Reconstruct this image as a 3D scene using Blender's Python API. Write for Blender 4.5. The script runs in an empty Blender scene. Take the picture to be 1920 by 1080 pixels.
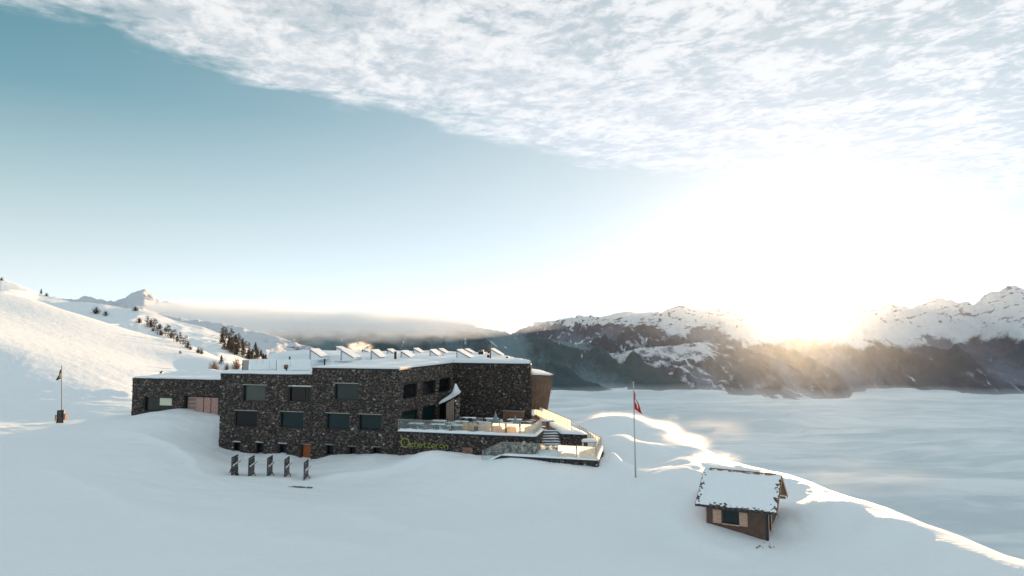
import bpy, bmesh, math, random
import numpy as np
from mathutils import Vector, Matrix
from mathutils.bvhtree import BVHTree
from mathutils.geometry import delaunay_2d_cdt

random.seed(7)
scene = bpy.context.scene
C = scene.collection

# ------------------------------------------------------------------ camera
F = 1280.0                                   # focal length in pixels of the 1920 px wide photograph
HOR = 630.0                                  # pixel row of the horizon
PITCH = math.atan((HOR - 540.0) / F)
cam_data = bpy.data.cameras.new('camera')
cam_data.sensor_width = 36.0
cam_data.lens = 24.0
cam_data.clip_start = 0.5
cam_data.clip_end = 90000.0
cam = bpy.data.objects.new('camera', cam_data)
C.objects.link(cam)
cam.location = (0, 0, 0)
cam.rotation_euler = (math.pi / 2 + PITCH, 0, 0)
scene.camera = cam

# ------------------------------------------------------------------ world, sun, exposure
EXPOSURE = 1.27
HAZE_D = 0.22e-5
EV = 2.0 ** EXPOSURE
SUN_TAN = (1503 - 960) / F
SUN_AZ = math.atan(SUN_TAN * math.cos(PITCH))          # to the right of straight ahead
SUN_EL = math.radians(2.05)
LAMP_EL = math.radians(3.7)
LAMP = Vector((math.sin(SUN_AZ) * math.cos(LAMP_EL), math.cos(SUN_AZ) * math.cos(LAMP_EL), math.sin(LAMP_EL)))
SUN = Vector((math.sin(SUN_AZ) * math.cos(SUN_EL), math.cos(SUN_AZ) * math.cos(SUN_EL), math.sin(SUN_EL)))

world = bpy.data.worlds.new('World')
scene.world = world
world.use_nodes = True
wt = world.node_tree
wt.nodes.clear()


class N:
    """small helper to write node graphs"""
    def __init__(s, tree): s.t = tree
    def node(s, kind, **kw):
        n = s.t.nodes.new(kind)
        for k, v in kw.items(): setattr(n, k, v)
        return n
    def put(s, sock, v):
        if v is None: return
        if isinstance(v, bpy.types.NodeSocket): s.t.links.new(v, sock)
        else: sock.default_value = v
    def math(s, op, a, b=None, c=None, clamp=False):
        n = s.node('ShaderNodeMath', operation=op); n.use_clamp = clamp
        s.put(n.inputs[0], a); s.put(n.inputs[1], b); s.put(n.inputs[2], c)
        return n.outputs[0]
    def vmath(s, op, a, b=None, out=0):
        n = s.node('ShaderNodeVectorMath', operation=op)
        s.put(n.inputs[0], a); s.put(n.inputs[1], b)
        return n.outputs[out]
    def scale(s, v, f):
        n = s.node('ShaderNodeVectorMath', operation='SCALE')
        s.put(n.inputs[0], v); s.put(n.inputs['Scale'], f)
        return n.outputs[0]
    def mix(s, f, a, b, blend='MIX'):
        n = s.node('ShaderNodeMix', data_type='RGBA', blend_type=blend)
        n.clamp_factor = True
        s.put(n.inputs[0], f); s.put(n.inputs[6], a); s.put(n.inputs[7], b)
        return n.outputs[2]
    def ramp(s, f, stops, interp='LINEAR'):
        n = s.node('ShaderNodeValToRGB'); r = n.color_ramp; r.interpolation = interp
        while len(r.elements) < len(stops): r.elements.new(0.5)
        for e, (p, c) in zip(r.elements, stops):
            e.position = p; e.color = (c[0], c[1], c[2], 1) if not isinstance(c, (int, float)) else (c, c, c, 1)
        s.put(n.inputs[0], f)
        return n.outputs[0]
    def noise(s, vec, scale, detail=4, rough=0.5, dist=0.0, dim='3D', out=0):
        n = s.node('ShaderNodeTexNoise'); n.noise_dimensions = dim
        s.put(n.inputs['Vector'], vec); s.put(n.inputs['Scale'], scale); n.inputs['Detail'].default_value = detail
        n.inputs['Roughness'].default_value = rough; n.inputs['Distortion'].default_value = dist
        return n.outputs[out]
    def comb(s, x, y, z):
        n = s.node('ShaderNodeCombineXYZ'); s.put(n.inputs[0], x); s.put(n.inputs[1], y); s.put(n.inputs[2], z)
        return n.outputs[0]
    def smooth(s, v, lo, hi):
        n = s.node('ShaderNodeMapRange', interpolation_type='SMOOTHSTEP')
        s.put(n.inputs[0], v); s.put(n.inputs[1], lo); s.put(n.inputs[2], hi)
        return n.outputs[0]


w = N(wt)
gen = w.node('ShaderNodeTexCoord').outputs['Generated']
dirv = w.vmath('NORMALIZE', gen)
sep = w.node('ShaderNodeSeparateXYZ'); wt.links.new(dirv, sep.inputs[0])
dx, dy, dz = sep.outputs
# clear sky by elevation
zc = w.math('MAXIMUM', dz, 0.0)
clear = w.ramp(zc, [(0.0, (0.72, 0.70, 0.64)), (0.07, (0.66, 0.66, 0.53)), (0.16, (0.43, 0.53, 0.46)),
                    (0.30, (0.10, 0.27, 0.29)), (0.45, (0.005, 0.155, 0.175)), (1.0, (0.00, 0.18, 0.31))])
# aureole round the sun
cosang = w.vmath('DOT_PRODUCT', dirv, tuple(SUN), out=1)
ang = w.math('ARCCOSINE', w.math('MINIMUM', cosang, 0.999999))
glow_wide = w.math('EXPONENT', w.math('MULTIPLY', w.math('POWER', w.math('DIVIDE', ang, 0.62), 1.6), -1.0))
glow_mid = w.math('EXPONENT', w.math('MULTIPLY', w.math('DIVIDE', ang, 0.075), -1.0))
glow_core = w.math('EXPONENT', w.math('MULTIPLY', w.math('POWER', w.math('DIVIDE', ang, 0.027), 2.0), -1.0))
sky1 = w.mix(w.math('MULTIPLY', glow_wide, 0.95), clear, (0.76, 0.76, 0.68, 1))
# high cloud sheet: the view direction meets a flat layer overhead
zq = w.math('MAXIMUM', dz, 0.02)
qx = w.math('DIVIDE', dx, zq); qy = w.math('DIVIDE', dy, zq)
q = w.comb(qx, qy, 0.0)
# edge of the sheet: clouds where qy < f(qx)
a1 = math.radians(27)
along = w.math('ADD', w.math('MULTIPLY', qx, math.cos(a1)), w.math('MULTIPLY', qy, math.sin(a1)))
across = w.math('SUBTRACT', w.math('MULTIPLY', qy, math.cos(a1)), w.math('MULTIPLY', qx, math.sin(a1)))
qr = w.comb(along, across, 0.0)
qs = w.comb(w.math('MULTIPLY', along, 0.6), across, 0.0)
big = w.noise(qs, 1.1, 3, 0.5)
fine = w.noise(qs, 4.2, 5, 0.6, 0.4)
bow = w.math('MULTIPLY', w.math('POWER', w.math('SUBTRACT', along, 2.9), 2.0), -0.066)
lim = w.math('ADD', w.math('ADD', 3.33, bow),
             w.math('ADD', w.math('MULTIPLY', w.math('SUBTRACT', big, 0.5), 1.3), w.math('MULTIPLY', w.math('SUBTRACT', fine, 0.5), 0.9)))
edge = w.smooth(w.math('SUBTRACT', lim, across), 0.0, 0.42)
# puffs
warp = w.noise(qr, 3.0, 2, 0.5, out=1)
qw = w.vmath('ADD', qr, w.vmath('MULTIPLY', w.vmath('SUBTRACT', warp, (0.5, 0.5, 0.5)), (0.16, 0.16, 0.0)))
qw2 = w.vmath('MULTIPLY', qw, (1.1, 0.85, 1.0))
puff = w.noise(qw2, 14.0, 7, 0.66, 0.0)
band = w.noise(w.vmath('MULTIPLY', qw, (1.0, 1.0, 1.0)), 3.6, 4, 0.55)
cell = w.math('ADD', w.math('MULTIPLY', puff, 0.75), w.math('MULTIPLY', band, 0.35))
near_edge = w.smooth(w.math('SUBTRACT', lim, across), 1.9, 0.5)
cell = w.math('ADD', cell, w.math('MULTIPLY', near_edge, 0.10))
dens = w.smooth(cell, 0.47, 0.63)
cover = w.math('MULTIPLY', edge, w.math('ADD', w.math('ADD', 0.46, w.math('MULTIPLY', near_edge, 0.20)), w.math('MULTIPLY', dens, 0.60)), clamp=True)
shade = w.smooth(w.math('ADD', w.math('MULTIPLY', band, 0.5), w.math('MULTIPLY', puff, 0.5)), 0.42, 0.60)
ccol = w.mix(shade, (0.50, 0.54, 0.53, 1), (0.87, 0.85, 0.79, 1))
ccol = w.mix(w.math('MULTIPLY', glow_wide, 0.45), ccol, (0.92, 0.89, 0.84, 1))
sky2 = w.mix(cover, sky1, ccol)
# the sun and its aureole
gl = w.math('ADD', w.math('MULTIPLY', glow_mid, 0.06), w.math('MULTIPLY', glow_core, 9.0))
sun_disc = w.smooth(ang, 0.0075, 0.0055)
glc = w.scale((1.0, 0.86, 0.60), gl)
dsc = w.scale((1.0, 0.9, 0.7), w.math('MULTIPLY', sun_disc, 60.0))
sky3 = w.vmath('ADD', w.vmath('ADD', sky2, glc), dsc)
bg = w.node('ShaderNodeBackground'); wt.links.new(sky3, bg.inputs['Color'])
bg.inputs['Strength'].default_value = 1.0 / EV
nish = w.node('ShaderNodeTexSky'); nish.sky_type = 'NISHITA'; nish.sun_disc = False
nish.sun_elevation = SUN_EL; nish.sun_rotation = SUN_AZ; nish.altitude = 2100.0
nish.air_density = 0.30; nish.dust_density = 0.05; nish.ozone_density = 0.6
bg2 = w.node('ShaderNodeBackground'); wt.links.new(nish.outputs[0], bg2.inputs['Color'])
bg2.inputs['Strength'].default_value = 0.05
add = w.node('ShaderNodeAddShader')
wt.links.new(bg.outputs[0], add.inputs[0]); wt.links.new(bg2.outputs[0], add.inputs[1])
wo = w.node('ShaderNodeOutputWorld'); wt.links.new(add.outputs[0], wo.inputs['Surface'])

sun_data = bpy.data.lights.new('sun', 'SUN')
sun_data.energy = 5.0
sun_data.angle = math.radians(0.53)
sun_data.color = (1.0, 0.61, 0.32)
sun = bpy.data.objects.new('sun', sun_data)
C.objects.link(sun)
sun.rotation_euler = (-LAMP).to_track_quat('-Z', 'Y').to_euler()

scene.view_settings.view_transform = 'Standard'
scene.view_settings.look = 'None'
scene.view_settings.gamma = 1.0
scene.view_settings.use_curve_mapping = False
scene.view_settings.exposure = EXPOSURE
scene.cycles.use_denoising = True
scene.cycles.max_bounces = 8
scene.cycles.diffuse_bounces = 3
scene.cycles.glossy_bounces = 3
scene.cycles.transparent_max_bounces = 16
scene.cycles.volume_bounces = 2
scene.cycles.sample_clamp_indirect = 6.0

# ------------------------------------------------------------------ geometry helpers
def P(px, py, Y):
    """the point at depth Y (metres ahead) that the photograph shows at pixel px, py"""
    u = (px - 960.0) / F; v = (540.0 - py) / F
    d = Vector((u, math.cos(PITCH) - v * math.sin(PITCH), math.sin(PITCH) + v * math.cos(PITCH)))
    return d * (Y / d.y)


def tag(o, label=None, cat=None, group=None, kind=None):
    if label: o['label'] = label
    if cat: o['category'] = cat
    if group: o['group'] = group
    if kind: o['kind'] = kind
    return o


def empty(name, loc, label, cat, group=None, rz=0.0):
    o = bpy.data.objects.new(name, None)
    o.empty_display_size = 0.5
    C.objects.link(o); o.location = loc; o.rotation_euler = (0, 0, rz)
    return tag(o, label, cat, group)


class MB:
    """collects faces; build() links them as one mesh object"""
    def __init__(s): s.v = []; s.f = []; s.c = []; s.col = None
    def face(s, pts):
        i = len(s.v); s.v += [tuple(p) for p in pts]; s.f.append(tuple(range(i, i + len(pts))))
        if s.col is not None: s.c.append(s.col)
        return s
    def hexa(s, b, t):
        """prism between two equally long rings (b below, t above), outward faces for a counter-clockwise ring"""
        n = len(b); i = len(s.v)
        s.v += [tuple(p) for p in b] + [tuple(p) for p in t]
        fs = [tuple(i + k for k in reversed(range(n))), tuple(i + n + k for k in range(n))]
        fs += [(i + k, i + (k + 1) % n, i + n + (k + 1) % n, i + n + k) for k in range(n)]
        s.f += fs
        if s.col is not None: s.c += [s.col] * len(fs)
        return s
    def box(s, x0, x1, y0, y1, z0, z1, M=None):
        b = [(x0, y0, z0), (x1, y0, z0), (x1, y1, z0), (x0, y1, z0)]
        t = [(x, y, z1) for x, y, _ in b]
        if M is not None: b = [M @ Vector(p) for p in b]; t = [M @ Vector(p) for p in t]
        return s.hexa(b, t)
    def poly(s, ring, z0, z1):
        return s.hexa([(p[0], p[1], z0) for p in ring], [(p[0], p[1], z1) for p in ring])
    def bar(s, a, b, w, h=None, up=(0, 0, 1)):
        a = Vector(a); b = Vector(b); h = h or w
        d = (b - a).normalized(); r = d.cross(Vector(up))
        if r.length < 1e-4: r = d.cross(Vector((1, 0, 0)))
        r.normalize(); u = r.cross(d)
        r *= w / 2; u *= h / 2
        return s.hexa([a - r - u, a + r - u, a + r + u, a - r + u], [b - r - u, b + r - u, b + r + u, b - r + u])
    def tube(s, a, b, r0, r1=None, n=8):
        a = Vector(a); b = Vector(b); r1 = r0 if r1 is None else r1
        d = (b - a).normalized(); r = d.cross(Vector((0, 0, 1)))
        if r.length < 1e-4: r = Vector((1, 0, 0))
        r.normalize(); u = d.cross(r)
        ring = lambda c, q: [c + r * (q * math.cos(k * 2 * math.pi / n)) + u * (q * math.sin(k * 2 * math.pi / n)) for k in range(n)]
        return s.hexa(ring(a, r0), ring(b, r1))
    def build(s, name, mat, parent=None, smooth=False, loc=None):
        me = bpy.data.meshes.new(name)
        off = Vector((0, 0, 0))
        if parent is not None and loc is None:
            off = ORG.get(parent.name, Vector((0, 0, 0)))
        v = [(p[0] - off[0], p[1] - off[1], p[2] - off[2]) for p in s.v]
        me.from_pydata(v, [], s.f)
        me.materials.append(mat)
        if s.c:
            at = me.attributes.new('tint', 'FLOAT_COLOR', 'FACE')
            at.data.foreach_set('color', np.array([(*c, 1.0) if len(c) == 3 else c for c in s.c], dtype=np.float32).ravel())
        if smooth: me.polygons.foreach_set('use_smooth', [True] * len(me.polygons))
        o = bpy.data.objects.new(name, me); C.objects.link(o)
        if parent is not None:
            o.parent = parent
            ORG[o.name] = off
        return o


ORG = {}          # world origin of each parent, so that parts can be written in world coordinates


def world_thing(name, loc, label, cat, group=None):
    o = empty(name, loc, label, cat, group)
    ORG[o.name] = Vector(loc)
    return o


def np_mesh(name, V, Fq, mat, smooth=True, attrs=None, parent=None):
    me = bpy.data.meshes.new(name)
    V = np.asarray(V, dtype=np.float32); Fq = np.asarray(Fq, dtype=np.int32)
    k = Fq.shape[1]
    me.vertices.add(len(V)); me.vertices.foreach_set('co', V.ravel())
    me.loops.add(Fq.size); me.loops.foreach_set('vertex_index', Fq.ravel())
    me.polygons.add(len(Fq)); me.polygons.foreach_set('loop_start', np.arange(0, Fq.size, k, dtype=np.int32))
    me.polygons.foreach_set('loop_total', np.full(len(Fq), k, dtype=np.int32))
    me.update(calc_edges=True)
    me.polygons.foreach_set('use_smooth', np.full(len(Fq), smooth, dtype=bool))
    for an, arr in (attrs or {}).items():
        at = me.attributes.new(an, 'FLOAT', 'POINT'); at.data.foreach_set('value', np.asarray(arr, dtype=np.float32).ravel())
    me.materials.append(mat)
    o = bpy.data.objects.new(name, me); C.objects.link(o)
    if parent is not None: o.parent = parent
    return o


def grid_faces(nr, nc):
    i = np.arange(nr * nc).reshape(nr, nc)
    a = i[:-1, :-1].ravel(); b = i[:-1, 1:].ravel(); c = i[1:, 1:].ravel(); d = i[1:, :-1].ravel()
    return np.stack([a, b, c, d], 1)


def _hash(ix, iy, seed):
    h = (ix.astype(np.int64) * 374761393 + iy.astype(np.int64) * 668265263 + seed * 1442695041) & 0xFFFFFFFF
    h = ((h ^ (h >> 13)) * 1274126177) & 0xFFFFFFFF
    return (h ^ (h >> 16)) & 0xFFFFFFFF


def pn(x, y, seed=0):
    """gradient noise, about -1..1"""
    x = np.asarray(x, dtype=np.float64); y = np.asarray(y, dtype=np.float64)
    xi = np.floor(x); yi = np.floor(y); fx = x - xi; fy = y - yi
    def g(ox, oy):
        a = _hash(xi + ox, yi + oy, seed) / 4294967296.0 * 2 * np.pi
        return np.cos(a) * (fx - ox) + np.sin(a) * (fy - oy)
    u = fx * fx * fx * (fx * (fx * 6 - 15) + 10); v = fy * fy * fy * (fy * (fy * 6 - 15) + 10)
    return 1.5 * ((g(0, 0) * (1 - u) + g(1, 0) * u) * (1 - v) + (g(0, 1) * (1 - u) + g(1, 1) * u) * v)


def fbm(x, y, oct=4, seed=0, gain=0.5):
    s = 0; a = 1.0; t = 0
    for k in range(oct):
        s = s + a * pn(x * 2 ** k, y * 2 ** k, seed + 17 * k); t += a; a *= gain
    return s / t


def ridged(x, y, oct=4, seed=0, gain=0.5):
    s = 0; a = 1.0; t = 0; wgt = 1.0
    for k in range(oct):
        n = 1 - np.abs(pn(x * 2 ** k, y * 2 ** k, seed + 31 * k)); n = n * n * wgt
        wgt = np.clip(n * 1.6, 0, 1)
        s = s + a * n; t += a; a *= gain
    return s / t


def sstep(x, a, b):
    t = np.clip((x - a) / (b - a), 0, 1); return t * t * (3 - 2 * t)

# ------------------------------------------------------------------ materials
def new_mat(name):
    m = bpy.data.materials.new(name); m.use_nodes = True
    t = m.node_tree; t.nodes.clear()
    n = N(t); out = n.node('ShaderNodeOutputMaterial')
    return m, n, out


def pbr(name, color, rough=0.6, metal=0.0, noise=None, bump=None, spec=0.5, coat=0.0):
    """colour may be a tuple; noise=(scale, amount) mottles it; bump=(scale, distance)"""
    m, n, out = new_mat(name)
    b = n.node('ShaderNodeBsdfPrincipled')
    b.inputs['Roughness'].default_value = rough; b.inputs['Metallic'].default_value = metal
    b.inputs['Specular IOR Level'].default_value = spec
    obj = n.node('ShaderNodeTexCoord').outputs['Object']
    if noise:
        f = n.noise(obj, noise[0], 5, 0.6)
        lo = tuple(c * (1 - noise[1]) for c in color) + (1,); hi = tuple(min(1, c * (1 + noise[1])) for c in color) + (1,)
        n.put(b.inputs['Base Color'], n.mix(n.smooth(f, 0.3, 0.7), lo, hi))
    else:
        b.inputs['Base Color'].default_value = (*color, 1)
    if bump:
        bp = n.node('ShaderNodeBump'); bp.inputs['Distance'].default_value = bump[1]; bp.inputs['Strength'].default_value = 0.8
        n.put(bp.inputs['Height'], n.noise(obj, bump[0], 4, 0.6)); n.put(b.inputs['Normal'], bp.outputs[0])
    n.put(out.inputs['Surface'], b.outputs[0])
    return m


def wood(name, color, scale=6.0, stretch=(1, 1, 10), rough=0.75):
    m, n, out = new_mat(name)
    b = n.node('ShaderNodeBsdfPrincipled'); b.inputs['Roughness'].default_value = rough
    obj = n.node('ShaderNodeTexCoord').outputs['Object']
    v = n.vmath('MULTIPLY', obj, stretch)
    f = n.noise(v, scale, 5, 0.65, 0.3)
    lo = tuple(c * 0.55 for c in color) + (1,); hi = tuple(min(1, c * 1.3) for c in color) + (1,)
    n.put(b.inputs['Base Color'], n.mix(n.smooth(f, 0.3, 0.7), lo, hi))
    bp = n.node('ShaderNodeBump'); bp.inputs['Distance'].default_value = 0.01
    n.put(bp.inputs['Height'], f); n.put(b.inputs['Normal'], bp.outputs[0])
    n.put(out.inputs['Surface'], b.outputs[0])
    return m


def snow_mat(name, bumps, color=(0.815, 0.885, 0.925), rough=0.65):
    m, n, out = new_mat(name)
    b = n.node('ShaderNodeBsdfPrincipled'); b.inputs['Roughness'].default_value = rough
    b.inputs['Specular IOR Level'].default_value = 0.25
    pos = n.node('ShaderNodeNewGeometry').outputs['Position']
    f = n.noise(pos, 0.35, 5, 0.6)
    n.put(b.inputs['Base Color'], n.mix(f, (color[0] * .97, color[1] * .98, color[2] * .99, 1), (*color, 1)))
    h = None
    for sc, amp, st in bumps:
        x = n.math('MULTIPLY', n.noise(n.vmath('MULTIPLY', pos, st), sc, 4, 0.6, 0.2), amp)
        h = x if h is None else n.math('ADD', h, x)
    bp = n.node('ShaderNodeBump'); bp.inputs['Distance'].default_value = 1.0; bp.inputs['Strength'].default_value = 1.0
    n.put(bp.inputs['Height'], h); n.put(b.inputs['Normal'], bp.outputs[0])
    n.put(out.inputs['Surface'], b.outputs[0])
    return m


M = {}
M['snow'] = snow_mat('snow', [(0.45, 0.16, (1, 1, 1)), (2.2, 0.025, (1.0, 1.6, 1)), (9.0, 0.006, (1, 1, 1))])
M['snow_soft'] = snow_mat('snow_soft', [(1.2, 0.08, (1, 1, 1)), (6.0, 0.012, (1, 1, 1))])
M['coping'] = pbr('coping', (0.035, 0.035, 0.038), 0.5, 0.3)
M['bronze'] = pbr('bronze_cladding', (0.16, 0.095, 0.06), 0.55, 0.2, noise=(1.5, 0.2))
M['dark_frame'] = pbr('dark_frame', (0.018, 0.018, 0.02), 0.45)
M['black'] = pbr('black_metal', (0.02, 0.02, 0.022), 0.5, 0.2)
M['steel'] = pbr('steel', (0.33, 0.32, 0.31), 0.35, 0.8)
M['rust'] = pbr('rusty_brown', (0.20, 0.10, 0.055), 0.7, noise=(8, 0.4))
M['orange_door'] = wood('orange_wood', (0.30, 0.085, 0.02), 5.0, (6, 6, 1))
M['pink_wood'] = wood('weathered_pink_wood', (0.50, 0.31, 0.27), 4.0, (1, 1, 9))
M['grey_wood'] = wood('grey_wood', (0.28, 0.21, 0.17), 5.0, (8, 8, 1))
M['brown_wood'] = wood('brown_wood', (0.22, 0.105, 0.06), 5.0, (1, 1, 7))
M['hut_wall'] = pbr('brown_board', (0.105, 0.060, 0.044), 0.75, noise=(3.0, 0.2), bump=(20, 0.003))
M['pale_wood'] = wood('pale_wood', (0.55, 0.36, 0.27), 5.0, (1, 1, 8))
M['gable_wood'] = wood('gable_wood', (0.40, 0.24, 0.13), 5.0, (1, 6, 1))
M['shingle'] = pbr('slate_shingle', (0.07, 0.06, 0.06), 0.8, noise=(4, 0.5))
M['fur'] = pbr('cream_cushion', (0.62, 0.48, 0.30), 0.9, noise=(6, 0.25), bump=(15, 0.02))
M['red'] = pbr('red_cloth', (0.55, 0.02, 0.03), 0.8)
M['white'] = pbr('white_paint', (0.78, 0.77, 0.75), 0.6)
M['olive'] = pbr('olive_cloth', (0.10, 0.09, 0.04), 0.85, noise=(2, 0.3))
M['yellow'] = pbr('yellow_cloth', (0.45, 0.36, 0.08), 0.85)
M['lime'] = pbr('lime_paint', (0.26, 0.29, 0.05), 0.5)
M['mural'] = pbr('red_brown_board', (0.20, 0.09, 0.08), 0.7, noise=(5, 0.3))
M['floor'] = pbr('terrace_boards', (0.10, 0.09, 0.085), 0.8, noise=(3, 0.4))
M['parasol'] = pbr('grey_blue_cloth', (0.22, 0.30, 0.34), 0.85)
M['bark'] = pbr('bark', (0.07, 0.05, 0.035), 0.9)
M['needle'] = pbr('dark_needles', (0.035, 0.045, 0.03), 0.9)
M['larch'] = pbr('bare_larch', (0.10, 0.075, 0.06), 0.9)
M['orange_leaf'] = pbr('orange_twigs', (0.34, 0.15, 0.06), 0.9)
M['pale_leaf'] = pbr('pale_twigs', (0.52, 0.33, 0.20), 0.9)
M['dry_grass'] = pbr('dry_grass', (0.09, 0.085, 0.07), 0.9)
M['pale_light'] = pbr('pale_blind', (0.62, 0.66, 0.50), 0.6)


def glass_dark(name, base, rough=0.04, spec=0.8):
    m, n, out = new_mat(name)
    b = n.node('ShaderNodeBsdfPrincipled')
    obj = n.node('ShaderNodeNewGeometry').outputs['Position']
    f = n.noise(obj, 0.5, 3, 0.6)
    n.put(b.inputs['Base Color'], n.mix(f, tuple(c * 0.6 for c in base) + (1,), tuple(c * 1.4 for c in base) + (1,)))
    b.inputs['Roughness'].default_value = rough; b.inputs['Specular IOR Level'].default_value = spec
    n.put(out.inputs['Surface'], b.outputs[0])
    return m


M['pane'] = glass_dark('window_pane', (0.010, 0.026, 0.028), 0.06, 0.30)
M['pane_dark'] = glass_dark('window_pane_dark', (0.008, 0.009, 0.010), 0.15, 0.25)
M['pane_green'] = glass_dark('window_pane_green', (0.028, 0.050, 0.047), 0.08, 0.42)
M['solar'] = glass_dark('solar_glass', (0.26, 0.28, 0.28), 0.25)


def frosted(name, transp, tint=(0.9, 0.86, 0.78)):
    m, n, out = new_mat(name)
    t = n.node('ShaderNodeBsdfTransparent'); t.inputs[0].default_value = (0.88, 0.95, 0.95, 1)
    tr = n.node('ShaderNodeBsdfTranslucent'); tr.inputs[0].default_value = (*tint, 1)
    gl = n.node('ShaderNodeBsdfGlossy'); gl.inputs['Roughness'].default_value = 0.08
    pos = n.node('ShaderNodeNewGeometry').outputs['Position']
    f = n.noise(pos, 2.5, 5, 0.65)
    fac = n.math('ADD', transp - 0.18, n.math('MULTIPLY', n.smooth(f, 0.3, 0.7), 0.36), clamp=True)
    m1 = n.node('ShaderNodeMixShader'); n.put(m1.inputs[0], fac)
    n.t.links.new(tr.outputs[0], m1.inputs[1]); n.t.links.new(t.outputs[0], m1.inputs[2])
    m2 = n.node('ShaderNodeMixShader'); m2.inputs[0].default_value = 0.08
    n.t.links.new(m1.outputs[0], m2.inputs[1]); n.t.links.new(gl.outputs[0], m2.inputs[2])
    n.put(out.inputs['Surface'], m2.outputs[0])
    return m


M['clear_glass'] = frosted('clear_glass', 0.92)
M['frost_glass'] = frosted('frosted_glass', 0.25)


def stone_mat():
    m, n, out = new_mat('field_stone')
    b = n.node('ShaderNodeBsdfPrincipled'); b.inputs['Roughness'].default_value = 0.85
    at = n.node('ShaderNodeAttribute'); at.attribute_name = 'tint'
    pos = n.node('ShaderNodeNewGeometry').outputs['Position']
    f = n.noise(pos, 9.0, 4, 0.7)
    n.put(b.inputs['Base Color'], n.mix(n.smooth(f, 0.25, 0.75), n.mix(0.45, at.outputs['Color'], (0.01, 0.01, 0.01, 1)), at.outputs['Color']))
    bp = n.node('ShaderNodeBump'); bp.inputs['Distance'].default_value = 0.05
    n.put(bp.inputs['Height'], n.noise(pos, 14.0, 4, 0.7)); n.put(b.inputs['Normal'], bp.outputs[0])
    n.put(out.inputs['Surface'], b.outputs[0])
    return m


M['stone'] = stone_mat()
M['mortar'] = pbr('dark_mortar', (0.022, 0.020, 0.019), 0.95)


def mountain_mat(name, rock=(0.056, 0.068, 0.095), snowc=(0.64, 0.69, 0.74), scale=0.004, mott=0.62):
    m, n, out = new_mat(name)
    b = n.node('ShaderNodeBsdfPrincipled'); b.inputs['Roughness'].default_value = 0.9
    b.inputs['Specular IOR Level'].default_value = 0.05
    at = n.node('ShaderNodeAttribute'); at.attribute_name = 'snow'
    pos = n.node('ShaderNodeNewGeometry').outputs['Position']
    f = n.noise(pos, scale, 7, 0.72)
    f2 = n.noise(n.vmath('MULTIPLY', pos, (1, 0.3, 0.35)), scale * 2.2, 6, 0.7)
    s = n.math('ADD', at.outputs['Fac'], n.math('MULTIPLY', n.math('SUBTRACT', n.math('ADD', n.math('MULTIPLY', f, 0.5), n.math('MULTIPLY', f2, 0.5)), 0.5), mott * 4))
    k = n.smooth(s, 0.30, 0.72)
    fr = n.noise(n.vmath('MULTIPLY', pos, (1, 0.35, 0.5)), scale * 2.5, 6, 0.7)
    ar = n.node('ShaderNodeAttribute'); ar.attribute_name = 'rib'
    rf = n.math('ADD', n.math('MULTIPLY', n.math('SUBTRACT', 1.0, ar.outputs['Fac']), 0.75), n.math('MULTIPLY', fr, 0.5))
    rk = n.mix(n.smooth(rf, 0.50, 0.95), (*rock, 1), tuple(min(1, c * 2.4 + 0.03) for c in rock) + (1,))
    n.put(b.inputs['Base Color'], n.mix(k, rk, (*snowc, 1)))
    bp = n.node('ShaderNodeBump'); bp.inputs['Distance'].default_value = 0.2 / scale; bp.inputs['Strength'].default_value = 0.9
    n.put(bp.inputs['Height'], f); n.put(b.inputs['Normal'], bp.outputs[0])
    n.put(out.inputs['Surface'], b.outputs[0])
    return m


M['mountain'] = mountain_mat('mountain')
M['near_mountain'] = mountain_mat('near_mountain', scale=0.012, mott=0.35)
M['west_mountain'] = mountain_mat('west_mountain', rock=(0.05, 0.085, 0.10), mott=0.6)  # teal of the hazy distance is put into the rock colour
M['hill_snow'] = snow_mat('hill_snow', [(0.03, 1.5, (1, 1, 1)), (0.15, 0.3, (1, 1, 1))])


def fog_mat():
    m, n, out = new_mat('fog_top')
    b = n.node('ShaderNodeBsdfPrincipled'); b.inputs['Roughness'].default_value = 1.0
    b.inputs['Specular IOR Level'].default_value = 0.0
    # dark streaks put into the fog colour, standing in for shade between its billows
    pos = n.node('ShaderNodeNewGeometry').outputs['Position']
    wp = n.noise(n.vmath('MULTIPLY', pos, (0.0004, 0.0007, 0.0)), 1.0, 2, 0.5, out=1)
    q_ = n.vmath('ADD', n.vmath('MULTIPLY', pos, (0.00042, 0.0019, 0.0)), n.vmath('MULTIPLY', wp, (1.2, 1.6, 0.0)))
    f1 = n.noise(q_, 1.0, 6, 0.58); f2 = n.noise(n.vmath('MULTIPLY', q_, (2.2, 2.6, 1.0)), 1.3, 5, 0.6)
    thin = n.smooth(n.math('ADD', n.math('MULTIPLY', f1, 0.62), n.math('MULTIPLY', f2, 0.38)), 0.40, 0.60)
    n.put(b.inputs['Base Color'], n.mix(thin, (0.55, 0.65, 0.70, 1), (0.81, 0.87, 0.90, 1)))
    n.put(out.inputs['Surface'], b.outputs[0])
    return m


M['fog'] = fog_mat()


def vol_mat(name, color, density, aniso, noise=None):
    m, n, out = new_mat(name)
    v = n.node('ShaderNodeVolumePrincipled')
    v.inputs['Color'].default_value = (*color, 1); v.inputs['Anisotropy'].default_value = aniso
    v.inputs['Density'].default_value = density
    if noise:
        noise(n, v)
    n.put(out.inputs['Volume'], v.outputs[0])
    return m
# ------------------------------------------------------------------ the near ground
FD = Vector((14.8, -4.5, 0)).normalized()      # along the front of the building, to the right
FP = Vector((-FD.y, FD.x, 0))                  # straight back into it


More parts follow.
